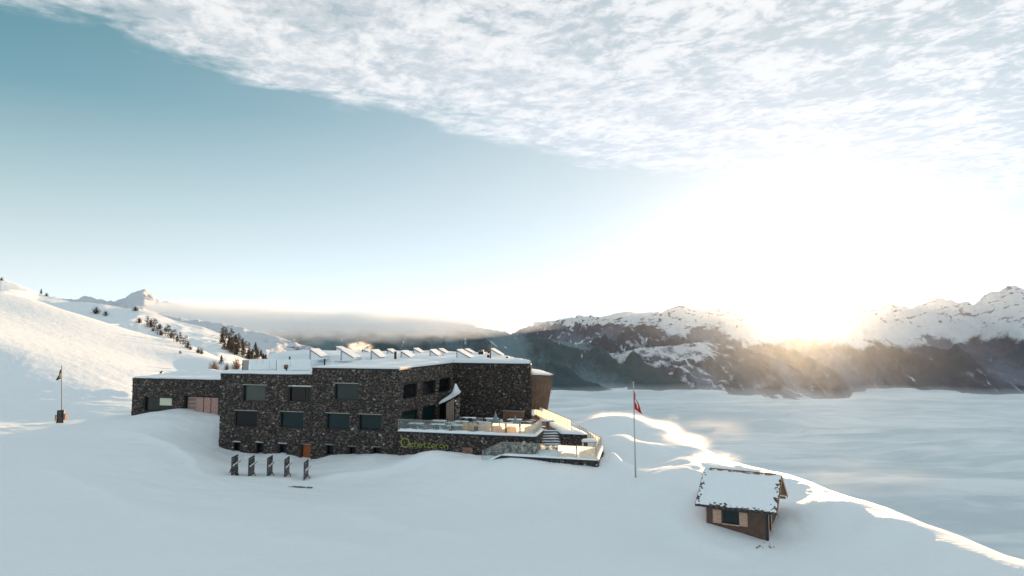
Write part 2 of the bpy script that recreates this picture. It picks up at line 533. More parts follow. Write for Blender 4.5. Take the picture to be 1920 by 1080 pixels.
def front_Y(px, back=0.0):
    """depth where the ray at column px meets the front line moved back metres towards the rear"""
    u = (px - 960.0) / F
    x0, y0 = -12.42 + FP.x * back, 75.0 + FP.y * back
    k = FD.y / FD.x
    return (y0 - k * x0) / (1 - k * u)


ctrl = []
def cp(px, py, Y): p = P(px, py, Y); ctrl.append(tuple(p))
def cw(x, y, z): ctrl.append((x, y, z))
# foreground bowl
for a in [(-300, 1080, 40), (0, 1080, 38.5), (300, 1080, 40.5), (600, 1080, 41.5), (960, 1080, 42), (1300, 1080, 42), (1600, 1080, 41.5), (1850, 1080, 39.5),
          (-200, 960, 50), (100, 960, 50.5), (450, 970, 52), (760, 975, 54), (1080, 980, 54.5), (1240, 1000, 51.5), (1230, 940, 57.5),
          (0, 880, 62), (200, 880, 63.5), (400, 893, 66), (500, 897, 66.5), (580, 903, 66), (700, 900, 66), (860, 900, 64), (960, 910, 63),
          (1060, 920, 62), (1150, 925, 60.5), (1192, 897, 62)]: cp(*a)
for x, y in [(-60, 25), (-20, 25), (20, 25), (0, 5), (-40, 5), (-80, 10)]: cw(x, y, -15.5)
# against the front of the building
for px, py in [(425, 842), (455, 850), (500, 853), (545, 853), (575, 862), (592, 862), (620, 853), (680, 853), (722, 853)]:
    cp(px, py, front_Y(px, -0.2))
for px, py, Y in [(760, 862, 73), (800, 849, 71.3), (845, 855, 70.5), (885, 860, 69.5), (905, 865, 68.2), (950, 866, 66.3), (990, 866, 65.8), (1050, 874, 65), (1090, 884, 64.2), (1117, 889, 63.6),
                  (800, 862, 68.8), (700, 866, 72), (560, 872, 74), (440, 868, 76), (960, 880, 64.5)]: cp(px, py, Y)
# annex mound
for px, py, b in [(250, 779, 5.9), (275, 775, 5.8), (300, 770, 5.8), (345, 767, 5.8), (365, 772, 5.7), (400, 776, 5.8), (415, 778, 5.8)]: cp(px, py, front_Y(px, b))
for px, py, Y in [(412, 800, 85.5), (414, 835, 82.3), (330, 790, 84), (250, 800, 82), (300, 830, 75), (380, 850, 74), (180, 795, 86), (180, 830, 76), (60, 815, 80), (111, 795, 89), (0, 800, 84), (-150, 800, 80)]: cp(px, py, Y)
# slope on the left: an inclined plane up to its crest
plane = lambda x, y: -9.9 - 0.29 * (x + 72)
for px, Y in [(0, 135), (0, 150), (0, 175), (-200, 150), (-200, 170), (100, 142), (100, 170), (200, 125), (200, 150), (200, 175), (300, 150), (300, 172), (380, 170), (-350, 120), (-350, 170)]:
    x = (px - 960) / F * Y; cw(x, Y, plane(x, Y))
for a in [(-74, 101, -11.6), (-84, 108, -11.0), (-62, 97, -11.6), (-90, 118, -7.6), (-100, 112, -9.5), (-72, 149, -9.9), (-71, 132, -10.1), (-64, 112, -10.8), (-61.5, 101, -11.1), (-50, 110, -11.8), (-45, 130, -12.6), (-42, 150, -14.5), (-55, 150, -13.4)]: cw(*a)
for a in [(-200, 505, 188), (0, 550, 198), (43, 558, 198), (80, 567, 199), (113, 579, 200), (167, 595, 200), (227, 615, 197), (283, 636, 195), (317, 645, 195), (353, 655, 195), (400, 670, 194), (440, 686, 190), (480, 700, 178), (540, 712, 150)]:
    cp(*a); p = P(*a)
    q = p * 1.16; cw(q.x, q.y, p.z - 9.0)
    q = p * 1.45; cw(q.x, q.y, p.z - 45.0)
    q = p * 2.2; cw(q.x, q.y, p.z - 130.0)
# under and behind the building
cw(-25, 90, -12); cw(-10, 85, -12.4); cw(-2, 80, -12.5); cw(-30, 120, -13); cw(-8, 112, -14); cw(4, 92, -13.3); cw(-15, 135, -17); cw(5, 76, -12.9)
cw(-20, 170, -36)
# right: the crest and the drop beyond it
crest = [(1118, 812, 92), (1150, 796, 93), (1185, 786, 92), (1215, 793, 88), (1250, 812, 82), (1300, 840, 75), (1350, 861, 69.5), (1400, 874, 65), (1480, 893, 60), (1600, 936, 53.5), (1700, 973, 49), (1800, 1010, 45), (1920, 1052, 41.2), (2050, 1095, 38)]
for a in crest:
    cp(*a); p = P(*a)
    inner = ((-3.2, 0.36),) if a[0] >= 1590 else ((-6, 0.8), (-11, 0.25)) if a[0] > 1360 else ((-6, 0.45), (-12, -0.1)) if a[0] > 1170 else ()
    for dd, dzz in inner + ( (4, -1.3), (10, -5.0), (22, -14), (60, -42), (140, -100)):
        cw(p.x + dd * 0.85, p.y + dd * 0.5, p.z + dzz)
for a in [(1150, 830, 82), (1200, 835, 79), (1160, 870, 70), (1210, 865, 71), (1145, 862, 68.5), (1260, 855, 72), (1255, 882, 66), (1330, 895, 62), (1300, 935, 57), (1420, 905, 58.5), (1530, 945, 52.3),
          (1600, 985, 48.5), (1700, 1040, 44), (1540, 1010, 47.5), (1480, 1060, 44), (1316, 990, 50.1), (1370, 1000, 49.2), (1425, 1021, 47.9), (1445, 1005, 49.3), (1466, 975, 51.2), (1350, 1060, 44.5),
          (1510, 965, 50.5), (1390, 960, 53.5), (1450, 930, 56)]: cp(*a)
for a in [(8, 110, -21), (2, 130, -30), (14, 108, -16), (20, 150, -62), (20, 125, -36), (0, 200, -85), (40, 200, -110), (-60, 330, -150), (100, 330, -210), (200, 250, -220), (250, 100, -180), (150, 40, -100), (70, 30, -38), (0, 330, -180), (-150, 420, -120)]: cw(*a)

ctrl = np.array(ctrl)
CX = ctrl[:, :2] / 50.0


def tps_kernel(r2):
    return 0.5 * r2 * np.log(r2 + 1e-12)


def tps_fit(X, z, lam=0.0006):
    n = len(X)
    d2 = ((X[:, None] - X[None]) ** 2).sum(-1)
    K = tps_kernel(d2) + lam * np.eye(n)
    Pm = np.hstack([np.ones((n, 1)), X])
    A = np.block([[K, Pm], [Pm.T, np.zeros((3, 3))]])
    return np.linalg.solve(A, np.concatenate([z, np.zeros(3)]))


TW = tps_fit(CX, ctrl[:, 2])


def tps(x, y):
    x = np.asarray(x, float).ravel() / 50; y = np.asarray(y, float).ravel() / 50
    out = TW[-3] + TW[-2] * x + TW[-1] * y
    for i in range(len(CX)):
        out += TW[i] * tps_kernel((x - CX[i, 0]) ** 2 + (y - CX[i, 1]) ** 2)
    return out


ROAD = [(-84, 103), (-79, 112), (-70, 119), (-58, 121), (-45, 124)]
BUMPS = []
LIPS = []
for pl, amp in (([(960, 925, 61), (1100, 935, 59), (1225, 965, 55), (1300, 1020, 49)], .38), ([(560, 905, 66), (700, 890, 68), (800, 872, 69.5)], .35), ([(230, 812, 80), (320, 850, 74), (390, 905, 65.5)], .45),
                ([(1240, 975, 54), (1330, 1040, 46.5), (1420, 1062, 44.6)], .35), ([(600, 965, 56.5), (800, 1003, 50.8), (1010, 1012, 49.8)], .32), ([(40, 860, 66), (200, 930, 55), (330, 1010, 46.5)], .40),
                ([(1230, 898, 64.5), (1280, 893, 65.5), (1340, 905, 61)], .30)):
    LIPS.append(([tuple(P(*q)[:2]) for q in pl], amp))


def ground_detail(x, y):
    r = np.hypot(x, y)
    # soft wind drifts, and rougher sastrugi near the crest on the right
    calm = 1 - 0.72 * sstep(-x, 45, 65) * sstep(y, 108, 135)
    h = (0.30 * fbm(x / 12.0, y / 7.0, 3, 3) + 0.09 * fbm(x / 3.2 + y / 9, y / 1.7, 3, 5)) * calm
    crest_w = np.exp(-((x - (34 - 0.18 * y)) / 7.0) ** 2) * (y < 100)
    h += crest_w * sstep(y, 42, 56) * (0.08 * np.maximum(fbm(x / 2.6 + y / 8.0, y / 3.2, 4, 9), -0.2) + 0.035 * fbm(x / 0.8, y / 1.2, 3, 15))
    # churned, skied snow on the sunny slope on the left
    ski = sstep(-x, 50, 75) * sstep(y, 98, 115) * (1 - 0.85 * sstep(y - 0.5 * (x + 75), 138, 168))
    h += ski * (0.12 * ridged(x / 5.0 + fbm(x / 9, y / 9, 2, 8), y / 3.0, 4, 21) + 0.05 * fbm(x / 1.1, y / 1.1, 3, 23))
    # groomed track: two edges and a flattened bed
    for i in range(len(ROAD) - 1):
        ax, ay = ROAD[i]; bx, by = ROAD[i + 1]
        t = np.clip(((x - ax) * (bx - ax) + (y - ay) * (by - ay)) / ((bx - ax) ** 2 + (by - ay) ** 2), 0, 1)
        d = np.hypot(x - ax - t * (bx - ax), y - ay - t * (by - ay))
        h += -0.35 * np.exp(-(d / 1.8) ** 2) + 0.22 * np.exp(-((d - 3.2) / 0.7) ** 2)
    # chunky bank of pushed snow along the foot of the front wall
    s = (x + 12.42) * FD.x + (y - 75.0) * FD.y; q = (x + 12.42) * FP.x + (y - 75.0) * FP.y
    bank = np.exp(-((q + 1.6) / 1.5) ** 2) * sstep(s, -24, -20) * (1 - sstep(s, 12, 16))
    h += bank * 0.16 * fbm(x / 0.9, y / 0.9, 3, 41)
    wx_ = x + 0.9 * fbm(x / 5, y / 5, 2, 71); wy_ = y + 0.9 * fbm(x / 5, y / 5, 2, 72)
    for pl, amp in LIPS:
        best = np.full(np.shape(x), 1e9); sgn = np.zeros(np.shape(x)); tt_ = np.zeros(np.shape(x))
        for i in range(len(pl) - 1):
            ax, ay = pl[i]; bx, by = pl[i + 1]; l2 = (bx - ax) ** 2 + (by - ay) ** 2
            t = np.clip(((wx_ - ax) * (bx - ax) + (wy_ - ay) * (by - ay)) / l2, 0, 1)
            d = np.hypot(wx_ - ax - t * (bx - ax), wy_ - ay - t * (by - ay)); m = d < best
            sgn = np.where(m, np.sign((bx - ax) * (wy_ - ay) - (by - ay) * (wx_ - ax)), sgn); tt_ = np.where(m, (i + t) / (len(pl) - 1), tt_); best = np.where(m, d, best)
        h += amp * np.sin(np.pi * np.clip(tt_, .02, .98)) ** .7 * np.where(sgn > 0, np.exp(-best / 3.2), np.exp(-(best / .75) ** 1.5))
    for bx, by, br, bh in BUMPS:
        h += bh * np.exp(-((x - bx) ** 2 + (y - by) ** 2) / br ** 2)
    return h


def ground_z(x, y):
    x = np.asarray(x, float); y = np.asarray(y, float)
    return tps(x, y).reshape(x.shape) + ground_detail(x, y)


p = P(1150, 880, 67); BUMPS.append((p.x, p.y, 0.9, 0.9))
p = P(1158, 872, 69); BUMPS.append((p.x, p.y, 1.1, 0.5))
p = P(1462, 985, 50.0); BUMPS.append((p.x, p.y, 1.0, 0.45))
p = P(812, 856, 69.6); BUMPS.append((p.x, p.y, 1.9, 0.45))
p = P(880, 864, 68.2); BUMPS.append((p.x, p.y, 1.3, 0.25))
p = P(690, 858, 73.5); BUMPS.append((p.x, p.y, 2.0, 0.25))
for px, Y in ((441, 66.8), (472, 66.9), (507, 66.8), (539, 66.7), (574, 66.4)):
    p = P(px, 890, Y); BUMPS.append((p.x, p.y - 0.2, 0.7, 0.10))
az = np.linspace(math.radians(-56), math.radians(62), 760)
rr = np.geomspace(4.0, 60, 220)[:-1]
rr = np.concatenate([rr, np.linspace(60, 130, 260)[:-1], np.geomspace(130, 460, 150)])
A_, R_ = np.meshgrid(az, rr)
gx = R_ * np.sin(A_); gy = R_ * np.cos(A_)
gz = ground_z(gx, gy)
# keep the ground out of the rooms and off the terraces
ground = np_mesh('snow_ground', np.stack([gx, gy, gz], -1).reshape(-1, 3), grid_faces(*gx.shape)[:, ::-1], M['snow'])
tag(ground, kind='structure')


def catmull(pts, xs):
    px = np.array([q[0] for q in pts], float); py = np.array([q[1] for q in pts], float)
    return np.interp(xs, px, py)


FOG_Z = -900.0


def strip(name, crest_px, base_fn, crestY_fn, base_z, mat, step, rows, spur, spur_len, seed, snow_fn, beyond=0.35, prof=0.85, jag=1.0, ends=None):
    """a range whose crest is seen along crest_px; the near slope falls to base_z at depth base_fn(px)"""
    x0, x1 = crest_px[0][0], crest_px[-1][0]
    pxs = np.arange(x0, x1 + step, step)
    yc = catmull(crest_px, pxs)
    if jag > 0.5: yc = yc + 2.2 * fbm(pxs / 14.0, pxs * 0 + seed, 4, seed)
    Yc = crestY_fn(pxs); Yb = base_fn(pxs)
    u = (pxs - 960) / F
    v = (540 - yc) / F
    zc = Yc * (math.sin(PITCH) + v * math.cos(PITCH)) / (math.cos(PITCH) - v * math.sin(PITCH))
    xc_dir = u / (math.cos(PITCH))           # v is small here
    t = np.concatenate([np.linspace(0, 1, rows), 1 + np.linspace(0, beyond, max(6, rows // 6))[1:]])
    T, I = np.meshgrid(t, np.arange(len(pxs)), indexing='ij')
    Y = Yb[I] + (Yc - Yb)[I] * T
    X = xc_dir[I] * Y
    H = (zc - base_z)[I]
    tt = np.clip(T, 0, 1)
    Z = base_z + H * tt ** prof
    Z -= np.clip(T - 1, 0, 9) * H * 1.6
    env = np.sin(np.pi * np.clip(tt, 0, 1) ** 0.8) ** 0.8
    wx = X + 0.35 * spur_len * fbm(X / spur_len / 1.5, Y / spur_len / 1.5, 3, seed + 5) + 0.25 * (Y - Yb[I])
    sp = ridged(wx / spur_len, Y / (spur_len * 3.0), 5, seed)
    Z += (sp - 0.45) * spur * env
    Z += fbm(X / (spur_len * .5), Y / (spur_len * .5), 4, seed + 9) * spur * 0.25 * env
    Z += jag * (ridged(X / (spur_len * .22), Y / (spur_len * .22), 4, seed + 77) - 0.5) * spur * 0.12 * np.clip(tt, 0.0, 1)
    sn = snow_fn(X, Y, Z, T, sp, pxs[I])
    V = np.stack([X, Y, Z], -1).reshape(-1, 3)
    o = np_mesh(name, V, grid_faces(*X.shape), mat, attrs={'snow': sn, 'rib': sp})
    return tag(o, kind='structure')


def py_of(X, Y, Z):
    return HOR - F * Z / Y        # close to the pixel row of a point, used only to set the height of the tree line


# right-hand range across the valley
def base_right(px):
    y = catmull([(840, 668), (920, 678), (995, 690), (1086, 704), (1155, 715), (1314, 727), (1458, 736), (1564, 745), (1617, 736), (1697, 734), (1920, 741), (2400, 750)], px)
    return -FOG_Z * F / (y - HOR) * 0.97


def treeline(X, Y, Z, T, sp, px):
    tl = catmull([(880, 250), (1000, 330), (1100, 300), (1200, 230), (1300, 30), (1400, -100), (1500, -90), (1700, -80), (1800, -60), (2400, -60)], px)
    n = fbm(X / 900, Y / 1500, 4, 51)
    s = (Z - tl - n * 330 + (sp - 0.5) * 150) / 260.0 + 0.5
    s = np.clip(s, 0.10 + 0.12 * (1 - sp), 1.0)
    # avalanche tracks down the forest, snowy shelves
    track = ridged(X / 520 + 0.4 * fbm(X / 700, Y / 700, 2, 61), Y / 2600, 2, 63)
    tr = sstep(track, 0.82, 0.95) * sstep(fbm(X / 1500, Y / 2000, 2, 69), -0.25, 0.2)
    s = np.maximum(s, tr * 0.75)
    gul = ridged((X + 0.35 * Y) / 260 + 0.5 * fbm(X / 600, Y / 600, 3, 64), Y / 2400, 3, 65)
    patch = sstep(fbm(X / 1300 + 3, Y / 1700, 3, 73) + 0.5 * sstep(1500 - px, 0, 350), 0.0, 0.5)
    s = np.maximum(s, sstep(gul, 0.62, 0.92) * 0.62 * patch * sstep(Z, -850, -300))
    # rock ribs in the snow
    rib = ridged(X / 420 + Z / 900, Y / 900 + Z / 260, 4, 83)
    rib2 = ridged((X - 0.4 * Y) / 230, Y / 700 + Z / 200, 4, 85)
    s = s - sstep(rib, 0.60, 0.9) * 0.75 * sstep(Z, -200, 500) - sstep(rib2, 0.66, 0.92) * 0.6 * sstep(Z, 0, 400)
    return s


right_crest = [(840, 662), (900, 650), (935, 637), (948, 633), (975, 618), (1006, 607), (1030, 604), (1059, 597), (1080, 593), (1105, 591), (1123, 596), (1160, 594), (1200, 590), (1235, 587),
               (1251, 581), (1275, 573), (1292, 577), (1314, 581), (1335, 577), (1357, 572), (1375, 575), (1394, 573), (1412, 570), (1431, 568), (1450, 573), (1470, 583), (1503, 592), (1530, 584),
               (1550, 570), (1564, 564), (1585, 561), (1607, 556), (1622, 560), (1636, 556), (1648, 562), (1660, 566), (1680, 571), (1708, 577), (1730, 568), (1755, 558), (1775, 563), (1793, 566), (1825, 569),
               (1840, 558), (1856, 548), (1875, 543), (1894, 536), (1920, 540), (1960, 552), (2030, 560), (2100, 548), (2200, 565), (2400, 590)]
rng = np.random.default_rng(4)
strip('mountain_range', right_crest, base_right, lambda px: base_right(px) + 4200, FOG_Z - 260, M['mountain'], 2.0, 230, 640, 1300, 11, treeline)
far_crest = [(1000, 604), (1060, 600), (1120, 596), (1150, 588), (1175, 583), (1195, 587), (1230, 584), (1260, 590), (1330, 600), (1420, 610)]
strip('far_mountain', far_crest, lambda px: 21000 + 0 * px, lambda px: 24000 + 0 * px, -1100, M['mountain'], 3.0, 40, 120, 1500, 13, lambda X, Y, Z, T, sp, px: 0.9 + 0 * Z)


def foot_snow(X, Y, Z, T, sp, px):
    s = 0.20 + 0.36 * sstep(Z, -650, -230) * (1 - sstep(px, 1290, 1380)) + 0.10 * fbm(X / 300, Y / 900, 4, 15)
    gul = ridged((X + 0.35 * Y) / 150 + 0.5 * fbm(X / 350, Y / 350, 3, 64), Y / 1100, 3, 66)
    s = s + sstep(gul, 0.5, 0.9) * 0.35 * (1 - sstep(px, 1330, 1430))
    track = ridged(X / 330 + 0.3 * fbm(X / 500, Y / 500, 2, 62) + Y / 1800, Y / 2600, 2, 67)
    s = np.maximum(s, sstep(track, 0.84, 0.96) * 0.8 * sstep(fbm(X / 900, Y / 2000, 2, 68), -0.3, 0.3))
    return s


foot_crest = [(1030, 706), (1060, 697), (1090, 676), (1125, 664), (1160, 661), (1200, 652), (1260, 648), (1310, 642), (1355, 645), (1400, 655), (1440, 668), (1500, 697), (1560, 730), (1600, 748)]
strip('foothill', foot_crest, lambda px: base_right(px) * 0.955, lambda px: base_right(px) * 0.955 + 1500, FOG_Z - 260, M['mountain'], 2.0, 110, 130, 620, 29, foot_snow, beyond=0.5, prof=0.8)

# left: snowy massif, the slopes under the cloud bank, and the middle slope
massif = [(-300, 560), (0, 560), (90, 560), (112, 556), (133, 563), (150, 558), (165, 555), (185, 562), (205, 563), (228, 563), (238, 557), (247, 550), (256, 546), (265, 543), (272, 544), (283, 551), (293, 562), (330, 570), (400, 580), (500, 586), (600, 590),
          (700, 594), (800, 600), (870, 608), (930, 620), (1000, 632), (1060, 642), (1200, 655), (1400, 665)]


def massif_snow(X, Y, Z, T, sp, px):
    tl = catmull([(0, -900), (300, -700), (420, -200), (520, 120), (700, 300), (1400, 300)], px)
    s = (Z - tl - 200 * fbm(X / 900, Y / 900, 4, 91)) / 260 + 0.5
    s = np.clip(s, 0.05, 1.1)
    track = ridged(X / 500, Y / 2600 + X / 2500, 2, 97)
    return np.maximum(s, sstep(track, 0.86, 0.97) * 0.5)


strip('far_massif', massif, lambda px: 7600 + 3.0 * np.clip(px, 0, 2000), lambda px: 10500 + 5.0 * np.clip(px, 0, 2000), -900, M['west_mountain'], 2.5, 170, 620, 1500, 33, massif_snow)

mid = [(170, 600), (230, 590), (300, 590), (345, 597), (400, 604), (440, 610), (480, 622), (520, 630), (560, 643), (600, 655), (640, 668), (700, 690), (760, 712)]


def mid_snow(X, Y, Z, T, sp, px):
    s = 1.05 - 0.9 * sstep(px + 60 * fbm(X / 120, Y / 120, 3, 7), 470, 600) * sstep(-Z, -40, 120)
    return s - 0.35 * sstep(ridged(X / 90, Y / 260, 3, 17), 0.6, 0.9)


strip('valley_slope', mid, lambda px: 1500 + 0 * px, lambda px: 2700 + 0 * px, -420, M['near_mountain'], 2.5, 120, 60, 330, 43, mid_snow, prof=0.7)

# the second hillside with the larches
hill = [(-260, 470), (-100, 505), (0, 522), (33, 533), (73, 550), (100, 557), (133, 566), (160, 567), (200, 571), (233, 578), (260, 578), (300, 590), (333, 602), (383, 613), (413, 625), (440, 640), (470, 655), (500, 672), (540, 690), (600, 715)]
strip('hill', hill, lambda px: 290 + 0.0 * px, lambda px: 620 - 0.25 * px, -34, M['hill_snow'], 3.0, 110, 9, 75, 53, lambda X, Y, Z, T, sp, px: 1 + 0 * Z, prof=0.8, jag=0.25, beyond=0.6)

# the sea of fog
fa = np.concatenate([np.linspace(math.radians(-50), math.radians(-3), 60)[:-1], np.linspace(math.radians(-3), math.radians(52), 620)])
fr = np.concatenate([np.geomspace(500, 2000, 40)[:-1], np.geomspace(2000, 16000, 560)[:-1], np.geomspace(16000, 29000, 30)])
FA, FR = np.meshgrid(fa, fr)
fx = FR * np.sin(FA); fy = FR * np.cos(FA)
wv = fbm(fx / 1600, fy / 900, 3, 101)
fz = FOG_Z + 60 * fbm(fx / 4500, fy / 2600, 2, 103) + 90 * fbm(fx / 2600 + wv, fy / 900 + 0.6 * wv, 3, 109) + 50 * fbm(fx / 1500 + wv, fy / 380 + 0.5 * wv, 4, 105, 0.55)
fog = np_mesh('fog_sea', np.stack([fx, fy, fz], -1).reshape(-1, 3), grid_faces(*fx.shape)[:, ::-1], M['fog'])
tag(fog, kind='structure')

# thin mist lying on the fog, which blurs its shore against the mountains
mb = MB(); mb.box(-3000, 26000, 900, 26000, -1270, -800)
tag(mb.build('valley_mist', vol_mat('valley_mist', (0.93, 0.965, 0.99), 3.0e-4, 0.3)), kind='stuff')

# air
mb = MB(); mb.box(-30500, 30500, -600, 30000, -1290, 1650)
haze = mb.build('haze', vol_mat('haze_air', (0.66, 0.80, 0.98), HAZE_D, 0.93))
tag(haze, kind='stuff')

# long bank of cloud over the left of the valley
def bank_field(n, v):
    pos = n.node('ShaderNodeNewGeometry').outputs['Position']
    sp_ = n.node('ShaderNodeSeparateXYZ'); n.t.links.new(pos, sp_.inputs[0])
    x, y, z = sp_.outputs
    f = n.noise(n.vmath('MULTIPLY', pos, (1.0, 0.6, 2.2)), 0.0011, 5, 0.6)
    f2 = n.noise(n.vmath('MULTIPLY', pos, (1.0, 0.6, 3.0)), 0.0045, 4, 0.6)
    top = n.math('ADD', n.math('MULTIPLY', n.math('ADD', x, 5000.0), -0.040), 470.0)
    wob = n.math('ADD', n.math('MULTIPLY', n.math('SUBTRACT', f, 0.5), 330.0), n.math('MULTIPLY', n.math('SUBTRACT', f2, 0.5), 190.0))
    up = n.smooth(n.math('SUBTRACT', n.math('ADD', top, wob), z), 0.0, 110.0)
    lo = n.smooth(n.math('SUBTRACT', z, n.math('ADD', n.math('MULTIPLY', wob, 1.6), -20.0)), -90.0, 240.0)
    d = n.math('MULTIPLY', n.math('MULTIPLY', up, lo), n.math('MULTIPLY', n.smooth(f, 0.25, 0.60), 0.0015))
    d = n.math('MULTIPLY', d, n.smooth(n.math('ADD', x, n.math('MULTIPLY', f, 1100.0)), 1500.0, -900.0))
    n.put(v.inputs['Density'], d)


def cloud_bank():
    nu, nv = 160, 28
    top, bot = [], []
    pxs = np.linspace(270, 1180, nu)
    dep = np.linspace(-1, 1, nv)
    U, D = np.meshgrid(pxs, dep)
    Yd = 8200 + 1500 * D + 1.2 * (U - 270)
    X = (U - 960) / F * Yd
    e = np.clip(1 - D ** 2, 0, 1) ** 0.5 * np.clip((U - 270) / 120, 0, 1) ** 0.7 * np.clip((1180 - U) / 420, 0, 1) ** 0.8
    ytop = catmull([(270, 556), (340, 548), (500, 548), (700, 554), (800, 562), (950, 574), (1060, 590), (1180, 606)], U)
    ybot = catmull([(270, 600), (400, 620), (520, 648), (700, 655), (900, 650), (1060, 630), (1180, 622)], U)
    zt = (HOR - ytop) / F * 8200; zb = (HOR - ybot) / F * 8200
    mid_ = zt * 0.55 + zb * 0.45
    n1 = fbm(X / 700, Yd / 700, 4, 201) * 110; n2 = fbm(X / 900, Yd / 900, 3, 207) * 45
    Zt = mid_ + (zt - mid_ + n1) * e + 1; Zb = mid_ - (mid_ - zb + n2) * e - 1
    n = U.size
    V = np.concatenate([np.stack([X, Yd, Zt], -1).reshape(-1, 3), np.stack([X, Yd, Zb], -1).reshape(-1, 3)])
    f = grid_faces(nv, nu)
    Fs = [f, f[:, ::-1] + n]
    i = np.arange(nv * nu).reshape(nv, nu)
    rim = np.concatenate([i[0, :], i[1:, -1], i[-1, -2::-1], i[-2:0:-1, 0]])
    r2 = np.roll(rim, -1)
    Fs.append(np.stack([rim, rim + n, r2 + n, r2], 1))
    o = np_mesh('cloud_bank', V, np.concatenate(Fs), vol_mat('cloud_bank', (0.86, 0.94, 1.0), 0.0016, 0.05, bank_field))
    return tag(o, kind='stuff')


cloud_bank()
# ------------------------------------------------------------------ the restaurant building
ORD = ['first', 'second', 'third', 'fourth', 'fifth', 'sixth', 'seventh', 'eighth', 'ninth', 'tenth', 'eleventh', 'twelfth', 'thirteenth', 'fourteenth', 'fifteenth', 'sixteenth', 'seventeenth', 'eighteenth', 'nineteenth', 'twentieth']
R = random.Random(11)


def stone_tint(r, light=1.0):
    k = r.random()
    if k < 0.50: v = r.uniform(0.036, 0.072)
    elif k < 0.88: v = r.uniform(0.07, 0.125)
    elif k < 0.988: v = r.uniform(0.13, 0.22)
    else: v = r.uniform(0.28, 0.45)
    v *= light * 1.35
    h = r.random()
    if v < 0.3:
        if h < 0.6: return (v * 1.2, v * 0.98, v * 0.84)
        if h < 0.8: return (v, v * 0.98, v * 0.97)
        return (v * 1.2, v * 0.9, v * 0.82)
    return (v, v * 0.98, v * 0.94)


def facing(name, p0, p1, z0, top, openings, parent, mat=None, light=1.0):
    """rubble of irregular field stones standing proud of the wall plane p0-p1; openings are (s0, s1, z0, z1)"""
    p0 = Vector((p0[0], p0[1], 0)); p1 = Vector((p1[0], p1[1], 0))
    L = (p1 - p0).length; d = (p1 - p0) / L; nrm = Vector((d.y, -d.x, 0))
    mb = MB()
    cw_, chh = 0.30, 0.20
    z0 = max(z0, -14.9)
    nz = int((max(top(0), top(L)) - z0) / chh) + 1; ns = int(L / cw_) + 1
    for iz in range(nz):
        for is_ in range(ns):
            sx = (is_ + .5 * (iz % 2) + R.uniform(-.3, .3)) * cw_; sz = z0 + (iz + .5 + R.uniform(-.3, .3)) * chh
            big = R.random() < .10
            rx = cw_ * R.uniform(.42, .62) * (1.5 if big else 1); rz = chh * R.uniform(.42, .66) * (1.5 if big else 1)
            a0 = R.uniform(-.45, .45); n = R.choice((5, 6, 7)); off = R.uniform(0, 6.28)
            ring = []
            tl = top(min(max(sx, 0), L)) - .01
            for k in range(n):
                a = off + 6.2832 * k / n + R.uniform(-.28, .28); q = R.uniform(.82, 1.12)
                x_ = rx * q * math.cos(a); z_ = rz * q * math.sin(a)
                ring.append([sx + x_ * math.cos(a0) - z_ * math.sin(a0), sz + x_ * math.sin(a0) + z_ * math.cos(a0)])
            bad = False
            for o0, o1, q0, q1 in openings:
                if o0 < sx < o1 and q0 < sz < q1: bad = True; break
                for v in ring:
                    if o0 < v[0] < o1 and q0 < v[1] < q1:
                        m = min((v[0] - o0, 0), (o1 - v[0], 1), (v[1] - q0, 2), (q1 - v[1], 3))[1]
                        if m == 0: v[0] = o0
                        elif m == 1: v[0] = o1
                        elif m == 2: v[1] = q0
                        else: v[1] = q1
            if bad: continue
            for v in ring:
                v[0] = min(max(v[0], 0), L); v[1] = min(max(v[1], z0), tl)
            xs = [v[0] for v in ring]; zs = [v[1] for v in ring]
            if max(xs) - min(xs) < .07 or max(zs) - min(zs) < .06: continue
            mx = sum(xs) / n; mz = sum(zs) / n
            pr = R.uniform(0.04, 0.13); tx = R.uniform(-.05, .05); tz = R.uniform(-.03, .04); f = R.uniform(.70, .82)
            i = len(mb.v)
            mb.v += [tuple(p0 + d * x + Vector((0, 0, z))) for x, z in ring]
            mb.v += [tuple(p0 + d * (mx + (x - mx) * f) + nrm * max(.02, pr + tx * (x - mx) / rx + tz * (z - mz) / rz) + Vector((0, 0, mz + (z - mz) * f))) for x, z in ring]
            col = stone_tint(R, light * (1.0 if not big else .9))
            mb.f.append(tuple(i + n + k for k in range(n))); mb.c.append(col)
            for k in range(n):
                mb.f.append((i + k, i + (k + 1) % n, i + n + (k + 1) % n, i + n + k)); mb.c.append(col)
    o = mb.build(name, mat or M['stone'], parent)
    tag(o, kind='stuff')
    return o


